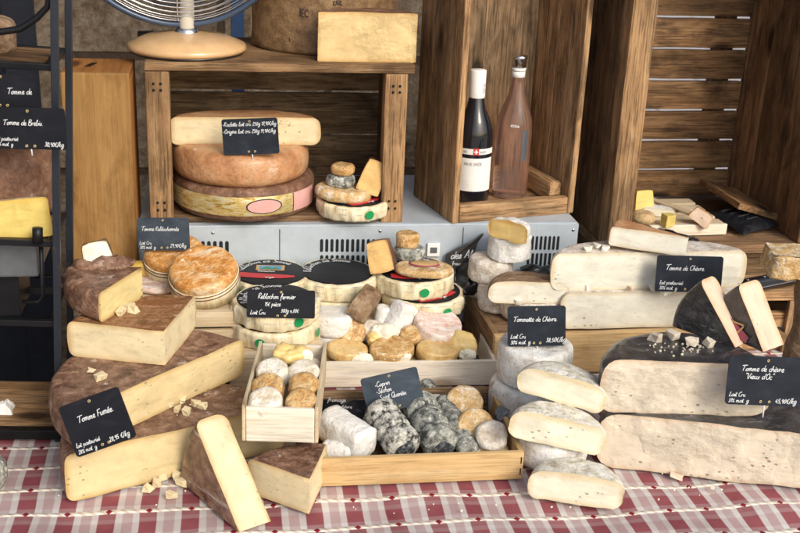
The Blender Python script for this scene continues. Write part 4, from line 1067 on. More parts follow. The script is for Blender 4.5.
def wedgeblock(name, label, c, size, rot, rindm, pastem, amp=.002, group=None):
    """hand-cut block: two large cut faces, rind on the narrow sides"""
    bm = bmesh.new(); bmesh.ops.create_cube(bm, size=1.0); ed = bm.verts.layers.float.new('edge')
    bmesh.ops.subdivide_edges(bm, edges=bm.edges[:], cuts=6, use_grid_fill=True)
    for v in bm.verts:
        k = max(abs(v.co.x), abs(v.co.z)) * 2; v[ed] = max(0, (k - .72) / .28) * .95
        tp = 1 - .16 * (v.co.z + .5)
        rd = 1 - .06 * (abs(v.co.x) * 2) ** 3 * (abs(v.co.z) * 2) ** 3
        v.co = Vector((v.co.x * size[0] * tp * rd, v.co.y * size[1], v.co.z * size[2] * rd))
    bm.normal_update(); SEED[0] += 1; displace(bm, amp, 40, SEED[0], amp * .4)
    for f in bm.faces: f.material_index = 0 if abs(f.normal.y) > .6 else 1
    b2 = bm.copy()
    bmesh.ops.delete(bm, geom=[f for f in bm.faces if f.material_index == 1], context='FACES')
    bmesh.ops.delete(b2, geom=[f for f in b2.faces if f.material_index == 0], context='FACES')
    for f in list(b2.faces): f.material_index = 0
    o = finish(name, bm, pastem, None, True, c, rot); tag(o, label, 'cheese', group); finish('rind', b2, rindm, o); return o
q = V(381, 250, cb1.y - .005)
wedgeblock('cheese_block', 'upright amber cheese block wrapped in film on the red bannered box', Vector((q.x, cb1.y - .012, ctop + .031)), (.050, .040, .062), (R(-14), R(-16), R(-14)), 'dark_rind', 'amber_paste')

# ---- boxes and small cheeses inside the left crate, right side
rb = .072; q = GC(351, 227, zc0, rb)
sb = cheese_box('white boxed cheese at the right inside the low crate', Vector((V(352, 216, FY + .05).x, FY - .028 + rb, zc0)), rb, .030, 'red', (250, 300), .7)
zs = zc0 + .032
bx_ = V(342, 200, FY + .04)
o = cheese('brie_piece', 'cream soft cheese round cut open on the white box inside the crate', 'cheese', Vector((bx_.x, FY + .036, zs)), .056, .024, er=.009, bulge=.002, rnd_mat='crust_rind', amp=.002, squash=.8, rot=(0, R(6), 0))
og = cheese('small_cheese', 'small dark grey round on the soft cheese inside the crate', 'cheese', Vector((bx_.x - .004, FY + .040, zs + .024)), .027, .024, er=.008, bulge=.002, rnd_mat='ash_rind', amp=.0015, scale=60)
cheese('small_cheese', 'tiny caramel round topping the grey one inside the crate', 'cheese', Vector((bx_.x + .0, FY + .040, zs + .0475)), .021, .022, er=.006, rnd_mat='caramel_rind', amp=.0015, scale=60)
q = V(373, 183, FY + .04)
wedgeblock('cheese_block', 'leaning amber cheese block at the right inside the low crate', Vector((q.x, FY + .040, zs + .043)), (.050, .036, .068), (R(-10), R(20), R(-12)), 'dark_rind', 'amber_paste')

# ================================================================== BOTTLES
def bottle(label, base, top, tilt, mats, prof, parts):
    pass
def bottle_prof(r, h, sh, nr): return [(0, .003), (r * .6, .0), (r * .95, .001), (r, .006), (r, h * sh), (r * .96, h * (sh + .06)), (r * .78, h * (sh + .14)), (r * .52, h * (sh + .22)), (nr * 1.12, h * (sh + .31)), (nr, h * .86), (nr, h * .96), (nr * 1.15, h * .965), (nr * 1.15, h * .995), (0, h)]
bz0 = HF + .018
b1 = G(470, 199, bz0); hb = .272
root = empty('wine_bottle', (b1.x, b1.y, bz0)); tag(root, 'dark red wine bottle with a white label and white capsule', 'bottle', 'wine bottles in the tall crate')
rb1 = 37 * mpp(root.location) / 2
bm = bmesh.new(); lathe(bm, bottle_prof(rb1, hb, .50, .0135), 48); finish('glass_body', bm, 'wine_glass', root)
bm = bmesh.new(); lathe(bm, [(.0162, hb * .80), (.0166, hb * .81), (.0166, hb * 1.0), (.0155, hb * 1.006), (0, hb * 1.006)], 32); finish('capsule', bm, 'white_paper', root)
def wrap(bm, r_, z0, z1, a0_, a1_, n=24):
    g = [[bm.verts.new((r_ * math.cos(R(a0_ + (a1_ - a0_) * i / n)), r_ * math.sin(R(a0_ + (a1_ - a0_) * i / n)), z)) for z in (z0, z1)] for i in range(n + 1)]
    for i in range(n): bm.faces.new((g[i][0], g[i + 1][0], g[i + 1][1], g[i][1]))
bm = bmesh.new(); wrap(bm, rb1 + .0006, .028, .098, 195, 330); lab = finish('label', bm, 'white_paper', root)
bm = bmesh.new(); wrap(bm, rb1 + .0006, .106, .118, 190, 335); ns = finish('neck_label', bm, 'white_paper', root)
AC = 262
def cyl(r_, ac): return lambda x, z: Vector((r_ * math.cos(R(ac) + x / r_), r_ * math.sin(R(ac) + x / r_), z))
bm = bmesh.new(); write(bm, 'VIN DE SAVOIE', -.021, .083, .006, .0005, 0, cyl(rb1 + .0011, AC))
for k in range(3): write(bm, '--------', -.02, .035 + .006 * k, .0035, .0003, 0, cyl(rb1 + .0011, AC))
finish('lettering', bm, 'grey_ink', lab, False)
bm = bmesh.new(); f = cyl(rb1 + .0011, AC + 4)
bm.faces.new([bm.verts.new(f(x, z)) for x, z in ((-.006, .105), (.006, .105), (.006, .1195), (-.006, .1195))]); cr = finish('crest', bm, 'label_red', ns, False)
bm = bmesh.new(); f = cyl(rb1 + .0016, AC + 4)
for a, c in (((-.0014, .1075), (.0014, .117)), ((-.0042, .1108), (.0042, .1136))): bm.faces.new([bm.verts.new(f(x, z)) for x, z in ((a[0], a[1]), (c[0], a[1]), (c[0], c[1]), (a[0], c[1]))])
finish('white_cross', bm, 'chalk', cr, False)
bm = bmesh.new(); write(bm, 'VIN', -.024, .109, .005, .0004, 0, cyl(rb1 + .0011, AC)); write(bm, 'SAVOIE', .010, .109, .005, .0004, 0, cyl(rb1 + .0011, AC)); finish('lettering', bm, 'grey_ink', ns, False)
bm = bmesh.new(); write(bm, 'VIN DE', -.003, 0, .007, .0005, 0, lambda x, z: Vector((.0171 * math.cos(R(300) + z / .0171), .0171 * math.sin(R(300) + z / .0171), hb * .83 + x + .005))); finish('lettering', bm, 'grey_ink', root, False)
# rose
b2 = G(509, 195, bz0); hb2 = .296
root = empty('wine_bottle', (b2.x, b2.y, bz0)); tag(root, 'clear bottle of pale pink wine with a glass stopper', 'bottle', 'wine bottles in the tall crate')
rb2 = 35 * mpp(root.location) / 2
bm = bmesh.new(); lathe(bm, bottle_prof(rb2, hb2, .50, .0125), 48); finish('glass_body', bm, 'rose_wine', root)
bm = bmesh.new(); lathe(bm, [(.0125, hb2 * .86), (.0138, hb2 * .862), (.0138, hb2 * .90), (.0125, hb2 * .902)], 28, cap=False); finish('neck_band', bm, 'white_paper', root)
bm = bmesh.new(); lathe(bm, [(.0138, hb2 * .905), (.0146, hb2 * .907), (.0146, hb2 * .925), (.0138, hb2 * .927)], 28, cap=False); finish('neck_band', bm, 'white_paper', root)
bm = bmesh.new(); lathe(bm, [(0, hb2 * .93), (.0145, hb2 * .93), (.0150, hb2 * .985), (.0165, hb2 * .99), (.0165, hb2 * 1.01), (0, hb2 * 1.01)], 28); finish('stopper', bm, 'chrome', root)
bm = bmesh.new(); wrap(bm, rb2 + .0007, .085, .150, 283, 305, 8); finish('label', bm, 'pale_grey_metal', root)
bm = bmesh.new(); write(bm, 'ROSÉ'.replace('É', 'é'), -.016, 0, .008, .0006, 0, lambda x, z: Vector(((rb2 + .0012) * math.cos(R(268) + x / rb2), (rb2 + .0012) * math.sin(R(268) + x / rb2), hb2 * .53 + z * .6))); finish('lettering', bm, 'chalk', root, False)

# ================================================================== LEFT CHEESES
hD, hC, hB = .080, .066, .060
half('cheese_half', 'lowest brown half wheel on the cloth behind the smoked tomme sign', (68, 503), (283, 449), 0, hD, er=.012, rnd_mat='brown_rind', paste_mat='yellow_paste', amp=.0025)
half('cheese_half', 'second brown half wheel, turned, on the lowest half wheel', (78, 452), (243, 374), hD, hC, er=.012, rnd_mat='brown_rind', paste_mat='yellow_paste', amp=.0025)
zB = PZ + .002
sec('cheese_quarter', 'pale quarter wheel with a smooth rusty top above the two half wheels', (165, 366), (196, 327), (70, 356), hD + hC + .0, hB, er=.010, rnd_mat='rust_rind', paste_mat='cream_paste', amp=.002)
zA = hD + hC + hB
sec('cheese_wedge', 'small yellow wedge with mould near its rind on the quarter wheel', (143, 297), (70, 296), (99, 324), zA, .052, er=.010, rnd_mat='brown_rind', paste_mat='gold_paste', amp=.003)
# torn piece standing behind it
q = G(97, 268, zA + .050)
wedgeblock('cheese_piece', 'crumbly white piece standing on the small yellow wedge', Vector((q.x, q.y + .02, zA + .066)), (.050, .03, .046), (R(-12), R(-10), R(8)), 'rough_rind', 'goat_paste', .003)
blob('torn_rind', 'torn brown rind lying around the crumbly white piece', 'rind', Vector((q.x + .012, q.y + .012, zA + .052)), (.050, .028, .012), 'brown_rind', .012, 45)
standing('cheese_wedge', 'brown wedge propped on its cut side at the cloth front', (239, 532), (181, 481), .001, 41, .176, .054, rnd_mat='streaked_rind', paste_mat='cream_paste', er=.013, amp=.002, lean=3)
sec('cheese_wedge', 'wedge with a purplish brown top lying below the small wooden box', (309, 514), (320, 490), (247, 492), 0, .060, r=.108, er=.010, rnd_mat='brown_rind', paste_mat='cream_paste', amp=.002)
for px, py in ((148, 490), (157, 486), (162, 479), (168, 472), (176, 478), (182, 485), (171, 498), (187, 478)):
    lump('cheese_cube', 'small pale tasting cube on the cloth beside the propped wedge', G(px, py, 0), (.013, .010, .010), 'cream_paste', group='tasting cubes on the checked cloth')
for px, py in ((169, 407), (176, 412), (182, 403), (187, 414), (190, 396), (196, 406), (203, 408), (180, 396)):
    lump('cheese_cube', 'small pale tasting cube on top of the lowest brown half wheel', G(px, py, hD), (.012, .010, .009), 'cream_paste', group='tasting cubes on the lowest half wheel')
for px, py, sx in ((122, 314, .016), (128, 309, .017), (134, 312, .013)):
    lump('cheese_cube', 'yellow tasting cube on the rusty top of the quarter wheel', G(px, py, hD + hC + hB), (sx, .011, .010), 'cream_paste', group='tasting cubes on the quarter wheel')
lump('cheese_cube', 'lone tasting cube on the second half wheel above the smoked tomme sign', G(101, 380, hD + hC), (.016, .012, .011), 'cream_paste')
lump('cheese_cube', 'flat crumb at the edge of the second half wheel', G(91, 372, hD + hC), (.012, .008, .004), 'cream_paste')

# orange washed cheeses in round wooden boxes
def round_box(name_label, cheese_label, c, r, h, rot):
    bm = bmesh.new(); lathe(bm, [(0, 0), (r * 1.05, 0), (r * 1.05, h * .72), (r * 1.02, h * .72), (r * 1.02, .003), (0, .003)], 56)
    o = finish('round_box', bm, 'white_paper', None, True, c, rot); o.data.materials[0] = MATS['paper']; tag(o, name_label, 'box')
    bm = bmesh.new()
    for z in (h * .50, h * .66): tube(bm, [(r * 1.053 * math.cos(2 * math.pi * i / 56), r * 1.053 * math.sin(2 * math.pi * i / 56), z) for i in range(56)], .0013, 5, True)
    finish('rim_band', bm, 'dark_rind', o)
    M = Matrix.Translation(c) @ (Matrix.Rotation(rot[2], 4, 'Z') @ Matrix.Rotation(rot[1], 4, 'Y') @ Matrix.Rotation(rot[0], 4, 'X'))
    cheese('washed_cheese', cheese_label, 'cheese', M @ Vector((0, 0, .0035)), r, h, er=.010, bulge=.0, rnd_mat='orange_rind', amp=.0022, scale=45, rot=rot)
q = D(206, 302, 2.01); ro = 33.5 * mpp(q)
round_box('round box holding the big orange washed cheese', 'wrinkled orange washed cheese tilted in its round box', Vector((q.x, PY0 + .075, PZ + .022)), ro, .046, (R(22), R(-7), 0))
round_box('round box behind the tilted one at the sign', 'orange washed cheese half hidden behind the tilted orange one', Vector((q.x - .055, PY0 + .165, PZ + .02)), ro * .92, .044, (R(14), R(-5), 0))
blob('wax_cheese', 'small yellow waxed cheese roll in front of the tomme sign', 'cheese', G(147, 285, PZ + .0) + Vector((0, .02, .026)), (.034, .0135, .0135), 'wax_yellow', .0008, 40, (0, 0, R(-3)), flat=.45)
cheese('cheese_half', 'pinkish floury cheese under the yellow waxed roll', 'cheese', G(158, 292, PZ) + Vector((0, .03, 0)), .045, .014, er=.006, rnd_mat='pink_rind', amp=.0015)

# ================================================================== BOX OF SMALL ROUNDS
zb = .083
fa, fb2, ba = G(246, 441, zb), G(314, 443, zb), G(301, 345, zb + .055)
dirx = (fb2 - fa); SW = dirx.length; yawb = ang(dirx)
SL = .245
root = empty('small_crate', fa, (R(-1.5), 0, yawb)); tag(root, 'narrow pale wooden box filled with two rows of small round cheeses', 'crate')
PB().box((0, 0, 0), (SW, .007, .056), wob=.0006).out('front_panel', 'white_wood', root)
PB().box((-.006, .0, .0), (-.0005, SL, .060), grain=1, wob=.0006).out('side_panel', 'pale_wood', root)
PB().box((SW + .0005, .0, .0), (SW + .006, SL, .060), grain=1, wob=.0006).out('side_panel', 'pale_wood', root)
PB().box((0, SL - .007, 0), (SW, SL, .056)).out('back_panel', 'white_wood', root)
PB().box((0, .0075, .001), (SW, SL - .0075, .006), grain=1).out('bottom_panel', 'pale_wood', root)
MB_ = Matrix.Translation(fa) @ Matrix.Rotation(yawb, 4, 'Z') @ Matrix.Rotation(R(-1.5), 4, 'X')
for lx, ly, lz, r_, hh, m, tl, lab in (
    (.028, .034, .033, .0245, .035, 'cream_rind', (26, -5), 'nearest white round in the left row of the narrow box'),
    (.079, .036, .036, .0225, .033, 'caramel_rind', (30, 6), 'nearest caramel round in the right row of the narrow box'),
    (.028, .084, .033, .0240, .034, 'caramel_rind', (24, -8), 'tan film-wrapped round between two white ones in the left row'),
    (.080, .083, .040, .0225, .032, 'caramel_rind', (24, 4), 'second caramel round from the front in the right row'),
    (.028, .128, .038, .0240, .036, 'cream_rind', (22, 0), 'far white round of the left row, under the caramel scrap'),
    (.076, .134, .034, .0245, .034, 'cream_rind', (18, 3), 'white round of the right row behind the caramel ones'),
    (.028, .195, .012, .0235, .034, 'cream_rind', (0, 0), 'rearmost round in the left row of the narrow box'),
    (.078, .195, .012, .0235, .034, 'cream_rind', (0, 0), 'rearmost round in the right row of the narrow box'),
    (.028, .050, .007, .0240, .026, 'cream_rind', (0, 0), 'lower left round peeping under the nearest white one'),
    (.080, .052, .007, .0240, .028, 'cream_rind', (0, 0), 'lower right round peeping under the nearest caramel one')):
    p_ = MB_ @ Vector((lx, ly, lz))
    cheese('round_cheese', lab, 'cheese', p_, r_, hh, er=.007, bulge=.002, rnd_mat=m, amp=.0019, scale=80, rot=(R(tl[0]), R(tl[1]), yawb), group='small round cheeses in the narrow box')
p_ = MB_ @ Vector((.056, .185, .062))
o = blob('cheese_scrap', 'twisted caramel scrap with a white cut side at the far end of the narrow box', 'cheese', p_, (.034, .024, .017), 'runny_paste', .009, 50, (0, R(15), R(20)))
blob('creamy_cut', None, None, Vector((.012, -.014, .004)), (.016, .010, .012), 'soft_paste', .004, 60, parent=o)
# ================================================================== FRONT TRAY
ta_, tb_ = G(313, 487, 0), G(522, 479, 0); d = tb_ - ta_; TWd = d.length; ty = ang(d)
tz = .048; back = G(468, 386, tz)
TD_ = max(.18, (back - tb_).length - .01)
root = empty('wooden_tray', ta_, (0, 0, ty)); tag(root, 'front honey-coloured wooden tray of ash-grey and tan goat cheeses', 'tray')
PB().box((0, 0, 0), (TWd, .009, tz), wob=.0007).out('front_rail', 'tray_wood', root)
PB().box((0, .0095, 0), (.008, TD_, tz), wob=.0007).out('side_rail', 'tray_wood', root)
PB().box((TWd - .008, .0095, 0), (TWd, TD_, tz), wob=.0007).out('side_rail', 'tray_wood', root)
PB().box((.0085, TD_ - .009, 0), (TWd - .0085, TD_, tz), wob=.0007).out('back_rail', 'grey_wood', root)
PB().box((.0085, .010, .001), (TWd - .0085, TD_ - .010, .007)).out('bottom_panel', 'brown_wood', root)
bm = bmesh.new()
for z in (.014, .034):
    for x in (TWd - .004, .004):
        t = bmesh.ops.create_cube(bm, size=1)['verts']
        for v in t: v.co = Vector((x + v.co.x * .0016, -.0004 + v.co.y * .0012, z + v.co.z * .011))
finish('staples', bm, 'black_metal', root, False)
MT = Matrix.Translation(ta_) @ Matrix.Rotation(ty, 4, 'Z')
def disc(label, px, py, z, r, h, face, mat='ash_rind', az=0, name='ash_cheese', group='goat cheeses in the front tray', amp=.0011, er=.006, scale=80, core=False):
    """round leaning back: face = tilt of its flat side towards the camera"""
    c = G(px, py, z)
    M = Matrix.Rotation(ty + R(az), 3, 'Z') @ Matrix.Rotation(R(face), 3, 'X')
    o = cheese(name, label, 'cheese', c - M @ Vector((0, 0, h / 2)), r, h, er=er, bulge=.002, rnd_mat=mat, amp=amp, scale=scale, rot=M.to_euler(), group=group)
    if core:
        bm = bmesh.new(); lathe(bm, [(0, h + .0014), (r * .55, h + .0014), (r * .66, h + .0002), (r * .70, h - .002)], 30)
        for v in bm.verts: v.co.x *= 1 + .25 * noise.noise(v.co * 60); v.co.y = v.co.y * (1 + .25 * noise.noise(v.co * 50)) - r * .14
        finish('dark_core', bm, 'dark_core', o)
    return o
zi = .008
def log(name, label, p, q, r, mat, amp=.002, group=None, sq=1.0, flat=0.0, scale=45, seg=0, core=None):
    p, q = Vector(p), Vector(q); dv = q - p; L = dv.length; bm = bmesh.new(); n = 32; m = 48 if seg else 16; rings = []
    for i in range(m + 1):
        t = i / m; e = min(t, 1 - t) * L; rr = r * (1 - max(0, 1 - e / (r * .28)) ** 2.2 * .35)
        if seg:
            u_ = (t * seg) % 1; rr *= 1 - .20 * (1 - min(1, min(u_, 1 - u_) / .22)) ** 1.5
        row = []
        for k in range(n):
            a = 2 * math.pi * k / n; c_, s_ = math.cos(a), math.sin(a)
            if flat: c_ = math.copysign(abs(c_) ** (1 - flat), c_); s_ = math.copysign(abs(s_) ** (1 - flat), s_)
            row.append(bm.verts.new((t * L, rr * c_, rr * sq * s_)))
        rings.append(row)
    for A, B_ in zip(rings, rings[1:]):
        for k in range(n): bm.faces.new((A[k], A[(k + 1) % n], B_[(k + 1) % n], B_[k]))
    for R_, x in ((rings[0], 0), (rings[-1], L)):
        c0 = sum((v.co for v in R_), Vector()) / n; inner = [bm.verts.new(c0 + (v.co - c0) * .5) for v in R_]; cv = bm.verts.new(c0)
        for k in range(n):
            bm.faces.new((R_[k], inner[k], inner[(k + 1) % n], R_[(k + 1) % n])); bm.faces.new((inner[k], cv, inner[(k + 1) % n]))
    bmesh.ops.recalc_face_normals(bm, faces=bm.faces); SEED[0] += 1; displace(bm, amp, scale, SEED[0], amp * .5)
    M = dv.to_track_quat('X', 'Z').to_euler()
    o = finish(name, bm, mat, None, True, p, M)
    if core:
        bm = bmesh.new(); pr = [(0, .0014), (r * .50, .0012), (r * .62, -.0012)]; lathe(bm, pr, 28)
        for v in bm.verts: v.co = Vector((-v.co.z, v.co.x * (1 + .3 * noise.noise(v.co * 55)), v.co.y * (1 + .3 * noise.noise(v.co * 45)) - r * .12))
        finish('dark_core', bm, core, o)
    return tag(o, label, 'cheese', group) if label else o
gT = 'goat cheeses in the front tray'
log('ash_log', 'fat speckled ash log with a dark end, nearest the white log', G(406, 449, .033), G(378, 410, .052), .0300, 'speckled_rind', .0016, gT, scale=70, seg=3, core='dark_core')
log('ash_log', 'fat grey ash log with a dark broken end in the middle of the tray', G(443, 448, .033), G(417, 402, .052), .0300, 'ash_rind', .0016, gT, scale=70, seg=3, core='dark_core')
log('ash_log', 'thin grey ash log beside the tan rounds, front one', G(469, 452, .028), G(458, 427, .036), .0175, 'ash_rind', .0014, gT)
log('ash_log', 'thin grey ash log beside the tan rounds, behind the front one', G(459, 432, .040), G(443, 402, .044), .0185, 'ash_rind', .0014, gT)
log('ash_log', 'black speckled log standing up behind the tan rounds', G(436, 414, .02), G(437, 398, .055), .0145, 'speckled_rind', .0012, gT)
log('ash_log', 'pale grey log lying along the back rail of the tray', G(432, 398, .03), G(425, 384, .04), .016, 'ash_rind', .002, gT)
log('ash_log', 'grey log hidden behind the sign in the front tray', G(412, 408, .03), G(402, 398, .035), .018, 'speckled_rind', .002, gT)
disc('large floury tan round furthest back on the right of the front tray', 464, 404, .050, .030, .032, 26, 'crust_rind', -8, 'tan_cheese', amp=.0018)
disc('floury tan round in the middle of the right row, showing its face', 475, 427, .046, .029, .030, 52, 'crust_rind', -14, 'tan_cheese', amp=.0018)
disc('smooth beige round at the front right of the tray', 491, 437, .042, .025, .030, 40, 'goat_rind', -6, 'tan_cheese', amp=.002)
disc('greyish beige round squeezed under the smooth one', 473, 449, .022, .022, .026, 30, 'goat_rind', 10, 'tan_cheese', amp=.002)
disc('tan round at the bottom of the right corner of the tray', 493, 454, .018, .0265, .022, 8, 'crust_rind', 0, 'tan_cheese', amp=.002)
disc('brown round tucked behind the rows in the front tray', 459, 422, .022, .024, .024, 20, 'caramel_rind', 0, 'tan_cheese', amp=.002)
log('white_log', 'creased white bloomy log lying slantwise at the left of the front tray', G(326, 420, .042), G(368, 446, .036), .027, 'white_rind', .003, gT, flat=.35, scale=30)
log('white_log', 'white bloomy log underneath the creased one in the tray corner', G(322, 450, .020), G(352, 456, .018), .019, 'white_rind', .002, gT)
def crumple(name, label, c, size, mat='black_film', amp=.01, scale=35, rot=(0, 0, 0), cat='wrapping'):
    SEED[0] += 1; bm = bmesh.new(); bmesh.ops.create_grid(bm, x_segments=44, y_segments=36, size=1)
    for v in bm.verts:
        x, y = v.co.x * size[0], v.co.y * size[1]; o_ = Vector((SEED[0] * 2.3, 0, 0))
        p = Vector((x, y, 0)); f = noise.noise(p * scale + o_); g = abs(noise.noise(p * scale * 2.2 + o_))
        edge = 1 - max(abs(v.co.x), abs(v.co.y)) ** 4
        v.co = Vector((x + .25 * amp * noise.noise(p * scale + o_ * 2), y, size[2] * edge + amp * (f * .8 + (.5 - g)) * (.3 + .7 * edge)))
    o = finish(name, bm, mat, None, True, c, rot); m = o.modifiers.new('t', 'SOLIDIFY'); m.thickness = .0008
    return tag(o, label, cat)
wr_ = crumple('black_wrapping', 'black printed wrapping paper under the white log in the front tray', G(345, 415, .030), (.052, .035, .014), 'label_black', .006, 30, (R(18), 0, R(-6)))
bm = bmesh.new(); write(bm, 'fromage', -.030, .012, .009, .0006, .2, lambda x, z: Vector((x, z - .004, .0235))); write(bm, 'de chèvre', -.02, -.004, .008, .0005, .2, lambda x, z: Vector((x, z - .004, .0245)))
finish('lettering', bm, 'grey_ink', wr_, False)

# ================================================================== CENTRE TRAY
ca_, cb2 = G(306, 388, 0), G(495, 385, 0); d = cb2 - ca_; CWd = d.length; cy_ = ang(d); ch = .050
CD = .20
root = empty('wooden_tray', ca_, (0, 0, cy_)); tag(root, 'pale wooden tray of mixed soft and washed cheeses in the middle', 'tray')
PB().box((0, 0, 0), (CWd, .008, ch), wob=.0007).out('front_rail', 'white_wood', root)
PB().box((0, .0085, 0), (.007, CD, ch - .001), wob=.0007).out('side_rail', 'white_wood', root)
PB().box((CWd - .007, .0085, 0), (CWd, CD, ch - .001), wob=.0007).out('side_rail', 'white_wood', root)
PB().box((.0075, .0085, .001), (CWd - .0075, CD, .008)).out('bottom_panel', 'pale_wood', root)
gc = 'cheeses in the centre tray'
def rnd(name, label, px, py, z, r, h, mat, face=0, side=0, er=.006, amp=.0011, scale=60, squash=1.0, az=0):
    c = G(px, py, z); M = Matrix.Rotation(cy_ + R(az), 3, 'Z') @ Matrix.Rotation(R(side), 3, 'Y') @ Matrix.Rotation(R(face), 3, 'X')
    return cheese(name, label, 'cheese', c - M @ Vector((0, 0, h / 2)), r, h, er=er, bulge=.0015, rnd_mat=mat, amp=amp, scale=scale, rot=M.to_euler(), group=gc, squash=squash)
pw1 = G(335, 333, .075)
cheese('white_round', 'lower white bloomy round under the upper white one at the left of the tray', 'cheese', Vector((pw1.x, pw1.y + .02, .030)), .037, .040, er=.006, rnd_mat='white_rind', amp=.0015, scale=40, group=gc)
cheese('white_round', 'upper white bloomy round stacked at the left of the centre tray', 'cheese', Vector((pw1.x, pw1.y + .018, .070)), .037, .042, er=.006, rnd_mat='white_rind', amp=.0015, scale=40, group=gc)
q = G(365, 303, .128)
wedgeblock('wrapped_wedge', 'brown film-wrapped wedge leaning over the white log', q, (.042, .050, .064), (R(-24), R(30), R(-25)), 'rough_rind', 'rough_rind', .005, gc)
log('white_log', 'short white ribbed log leaning at the back of the centre tray', G(391, 336, .060), G(407, 303, .120), .0235, 'white_rind', .0015, gc, flat=.3)
log('white_log', 'white log half hidden behind the brown wrapped wedge', G(379, 334, .055), G(385, 306, .112), .017, 'white_rind', .0015, gc)
for px, py, z, r_, h_, m, lab in ((362, 342, .036, .034, .028, 'caramel_rind', 'caramel round in the lower layer under the creamy pieces at the left of the tray'), (398, 342, .036, .034, .030, 'goat_rind', 'pale round in the lower layer under the white ribbed log'), (440, 342, .034, .040, .030, 'goat_rind', 'pale round in the lower layer under the pinkish ridged cheese')):
    rnd('white_round', lab, px, py, z, r_, h_, m)
rnd('white_round', 'small cream lump behind the torn creamy piece', 371, 331, .075, .020, .028, 'goat_rind', 25)
rnd('pink_cheese', 'pinkish ridged round with an orange blush at the right of the centre tray', 437, 327, .080, .045, .034, 'pink_rind', 16, 8, .005, .0012)
rnd('pink_cheese', 'lower pinkish round showing under the ridged one', 432, 339, .058, .040, .020, 'pink_rind', 10, 4, .008, .002)
rnd('washed_piece', 'caramel round cut to show its creamy heart, beside the white rounds', 352, 332, .078, .025, .026, 'caramel_rind', 60, 0, .006, .0016)
blob('creamy_cut', 'creamy torn piece in front of the white log', 'cheese', G(385, 333, .078), (.028, .018, .018), 'soft_paste', .007, 45, (0, R(14), 0), gc)
blob('washed_piece', 'amber end of the torn creamy piece', 'cheese', G(374, 339, .070), (.014, .016, .015), 'runny_paste', .005, 50, (0, 0, 0), gc)
rnd('washed_piece', 'small caramel round in front of the pinkish ridged one', 411, 336, .072, .0195, .024, 'caramel_rind', 35, 0, .007)
blob('washed_piece', 'glossy amber wedge with a creamy tip at the tray right end', 'cheese', G(461, 343, .062), (.030, .024, .022), 'runny_paste', .007, 40, (R(10), R(24), R(-20)), gc)
blob('creamy_cut', 'creamy white tip at the tray right end below the amber wedge', 'cheese', G(467, 354, .050), (.017, .012, .014), 'soft_paste', .004, 50, (0, 0, 0), gc)
def slab(label, px, py, z, r, h, face, side, mat, sq, az=0, cut=True):
    o = rnd('washed_round', label, px, py, z, r, h, mat, face, side, min(.005, h * .4), .0011, 60, sq, az); return o
slab('thick caramel half round at the tray front beside the amber wedge', 437, 352, .054, .0385, .026, 12, 3, 'golden_rind', .72)
o = slab('caramel round with a white bitten edge in the middle of the tray front', 392, 350, .060, .040, .024, 18, -3, 'caramel_rind', .72)
blob('bitten_edge', None, None, Vector((.010, -.020, .013)), (.024, .009, .010), 'soft_paste', .003, 60, parent=o)
o = slab('tan round with a torn white end at the left of the tray front', 347, 351, .056, .038, .022, 12, 6, 'golden_rind', .70)
blob('torn_end', None, None, Vector((.026, -.018, .011)), (.022, .013, .010), 'soft_paste', .004, 60, parent=o)
slab('flat tan round lying in the left front corner of the centre tray', 333, 356, .036, .032, .020, 6, 0, 'golden_rind', .7)
slab('flat tan round below the thick caramel one at the tray front', 414, 357, .030, .034, .018, 4, 0, 'golden_rind', .7)
blob('wax_sticks', 'yellow ridged stack beside the torn tan round', 'cheese', G(319, 350, .046), (.016, .014, .008), 'wax_yellow', .0008, 30, (0, 0, 0), gc, flat=.5)
crumple('black_wrapping', 'black film peeping out at the middle front of the centre tray', G(372, 364, .030), (.030, .018, .006), 'black_film', .005, 50, (R(10), 0, 0))
crumple('black_wrapping', 'black film under the creamy tip at the right of the centre tray', G(463, 362, .030), (.034, .020, .006), 'black_film', .005, 50, (R(10), 0, 0))

# ================================================================== BAGS BEHIND THE CENTRE
q = G(455, 262, .12)
bm = bmesh.new(); pts = []; SEED[0] += 1
k = mpp(q); sh = [(-14, 0), (-16, 12), (-16, 20), (-6, 27), (6, 33), (16, 42), (19, 43), (14, 34), (11, 22), (11, 10), (14, 0)]
F_ = [bm.verts.new((x * k, -.004 + .003 * math.sin(i), y * k)) for i, (x, y) in enumerate(sh)]; B_ = [bm.verts.new((x * k, .006, y * k)) for x, y in sh]
bm.faces.new(F_); bm.faces.new(B_[::-1])
for i in range(len(F_)): bm.faces.new((F_[i], B_[i], B_[(i + 1) % len(F_)], F_[(i + 1) % len(F_)]))
bmesh.ops.recalc_face_normals(bm, faces=bm.faces); bmesh.ops.bevel(bm, geom=bm.edges[:], offset=.0012, segments=2, affect='EDGES')
o = finish('paper_bag', bm, 'label_grey', None, False, Vector((q.x, FY - .02, .118)), (0, 0, R(-YAW))); tag(o, 'dark grey pointed paper bag with white script before the chiller', 'bag')
bm = bmesh.new(); write(bm, 'des Alpes', -12 * k, 17 * k, 8 * k, .4 * k, .25, lambda a, b_: Vector((a, -.0085, b_)), tilt=.12); write(bm, 'fromages', -10 * k, 11 * k, 3.5 * k, .25 * k, .1, lambda a, b_: Vector((a, -.0085, b_))); finish('lettering', bm, 'chalk', o, False)
g = V(433, 249, FY)
root = empty('temperature_display', Vector((g.x, FY - .001, g.z))); tag(root, 'small white rectangular thermometer panel on the chiller front', 'thermometer')
PB().box((-.013, -.006, -.014), (.013, 0, .014), bev=.002).out('panel', 'white_paper', root)
PB().box((-.007, -.0075, -.006), (.007, -.0062, .006), bev=.0005).out('screen', 'pale_grey_metal', root)
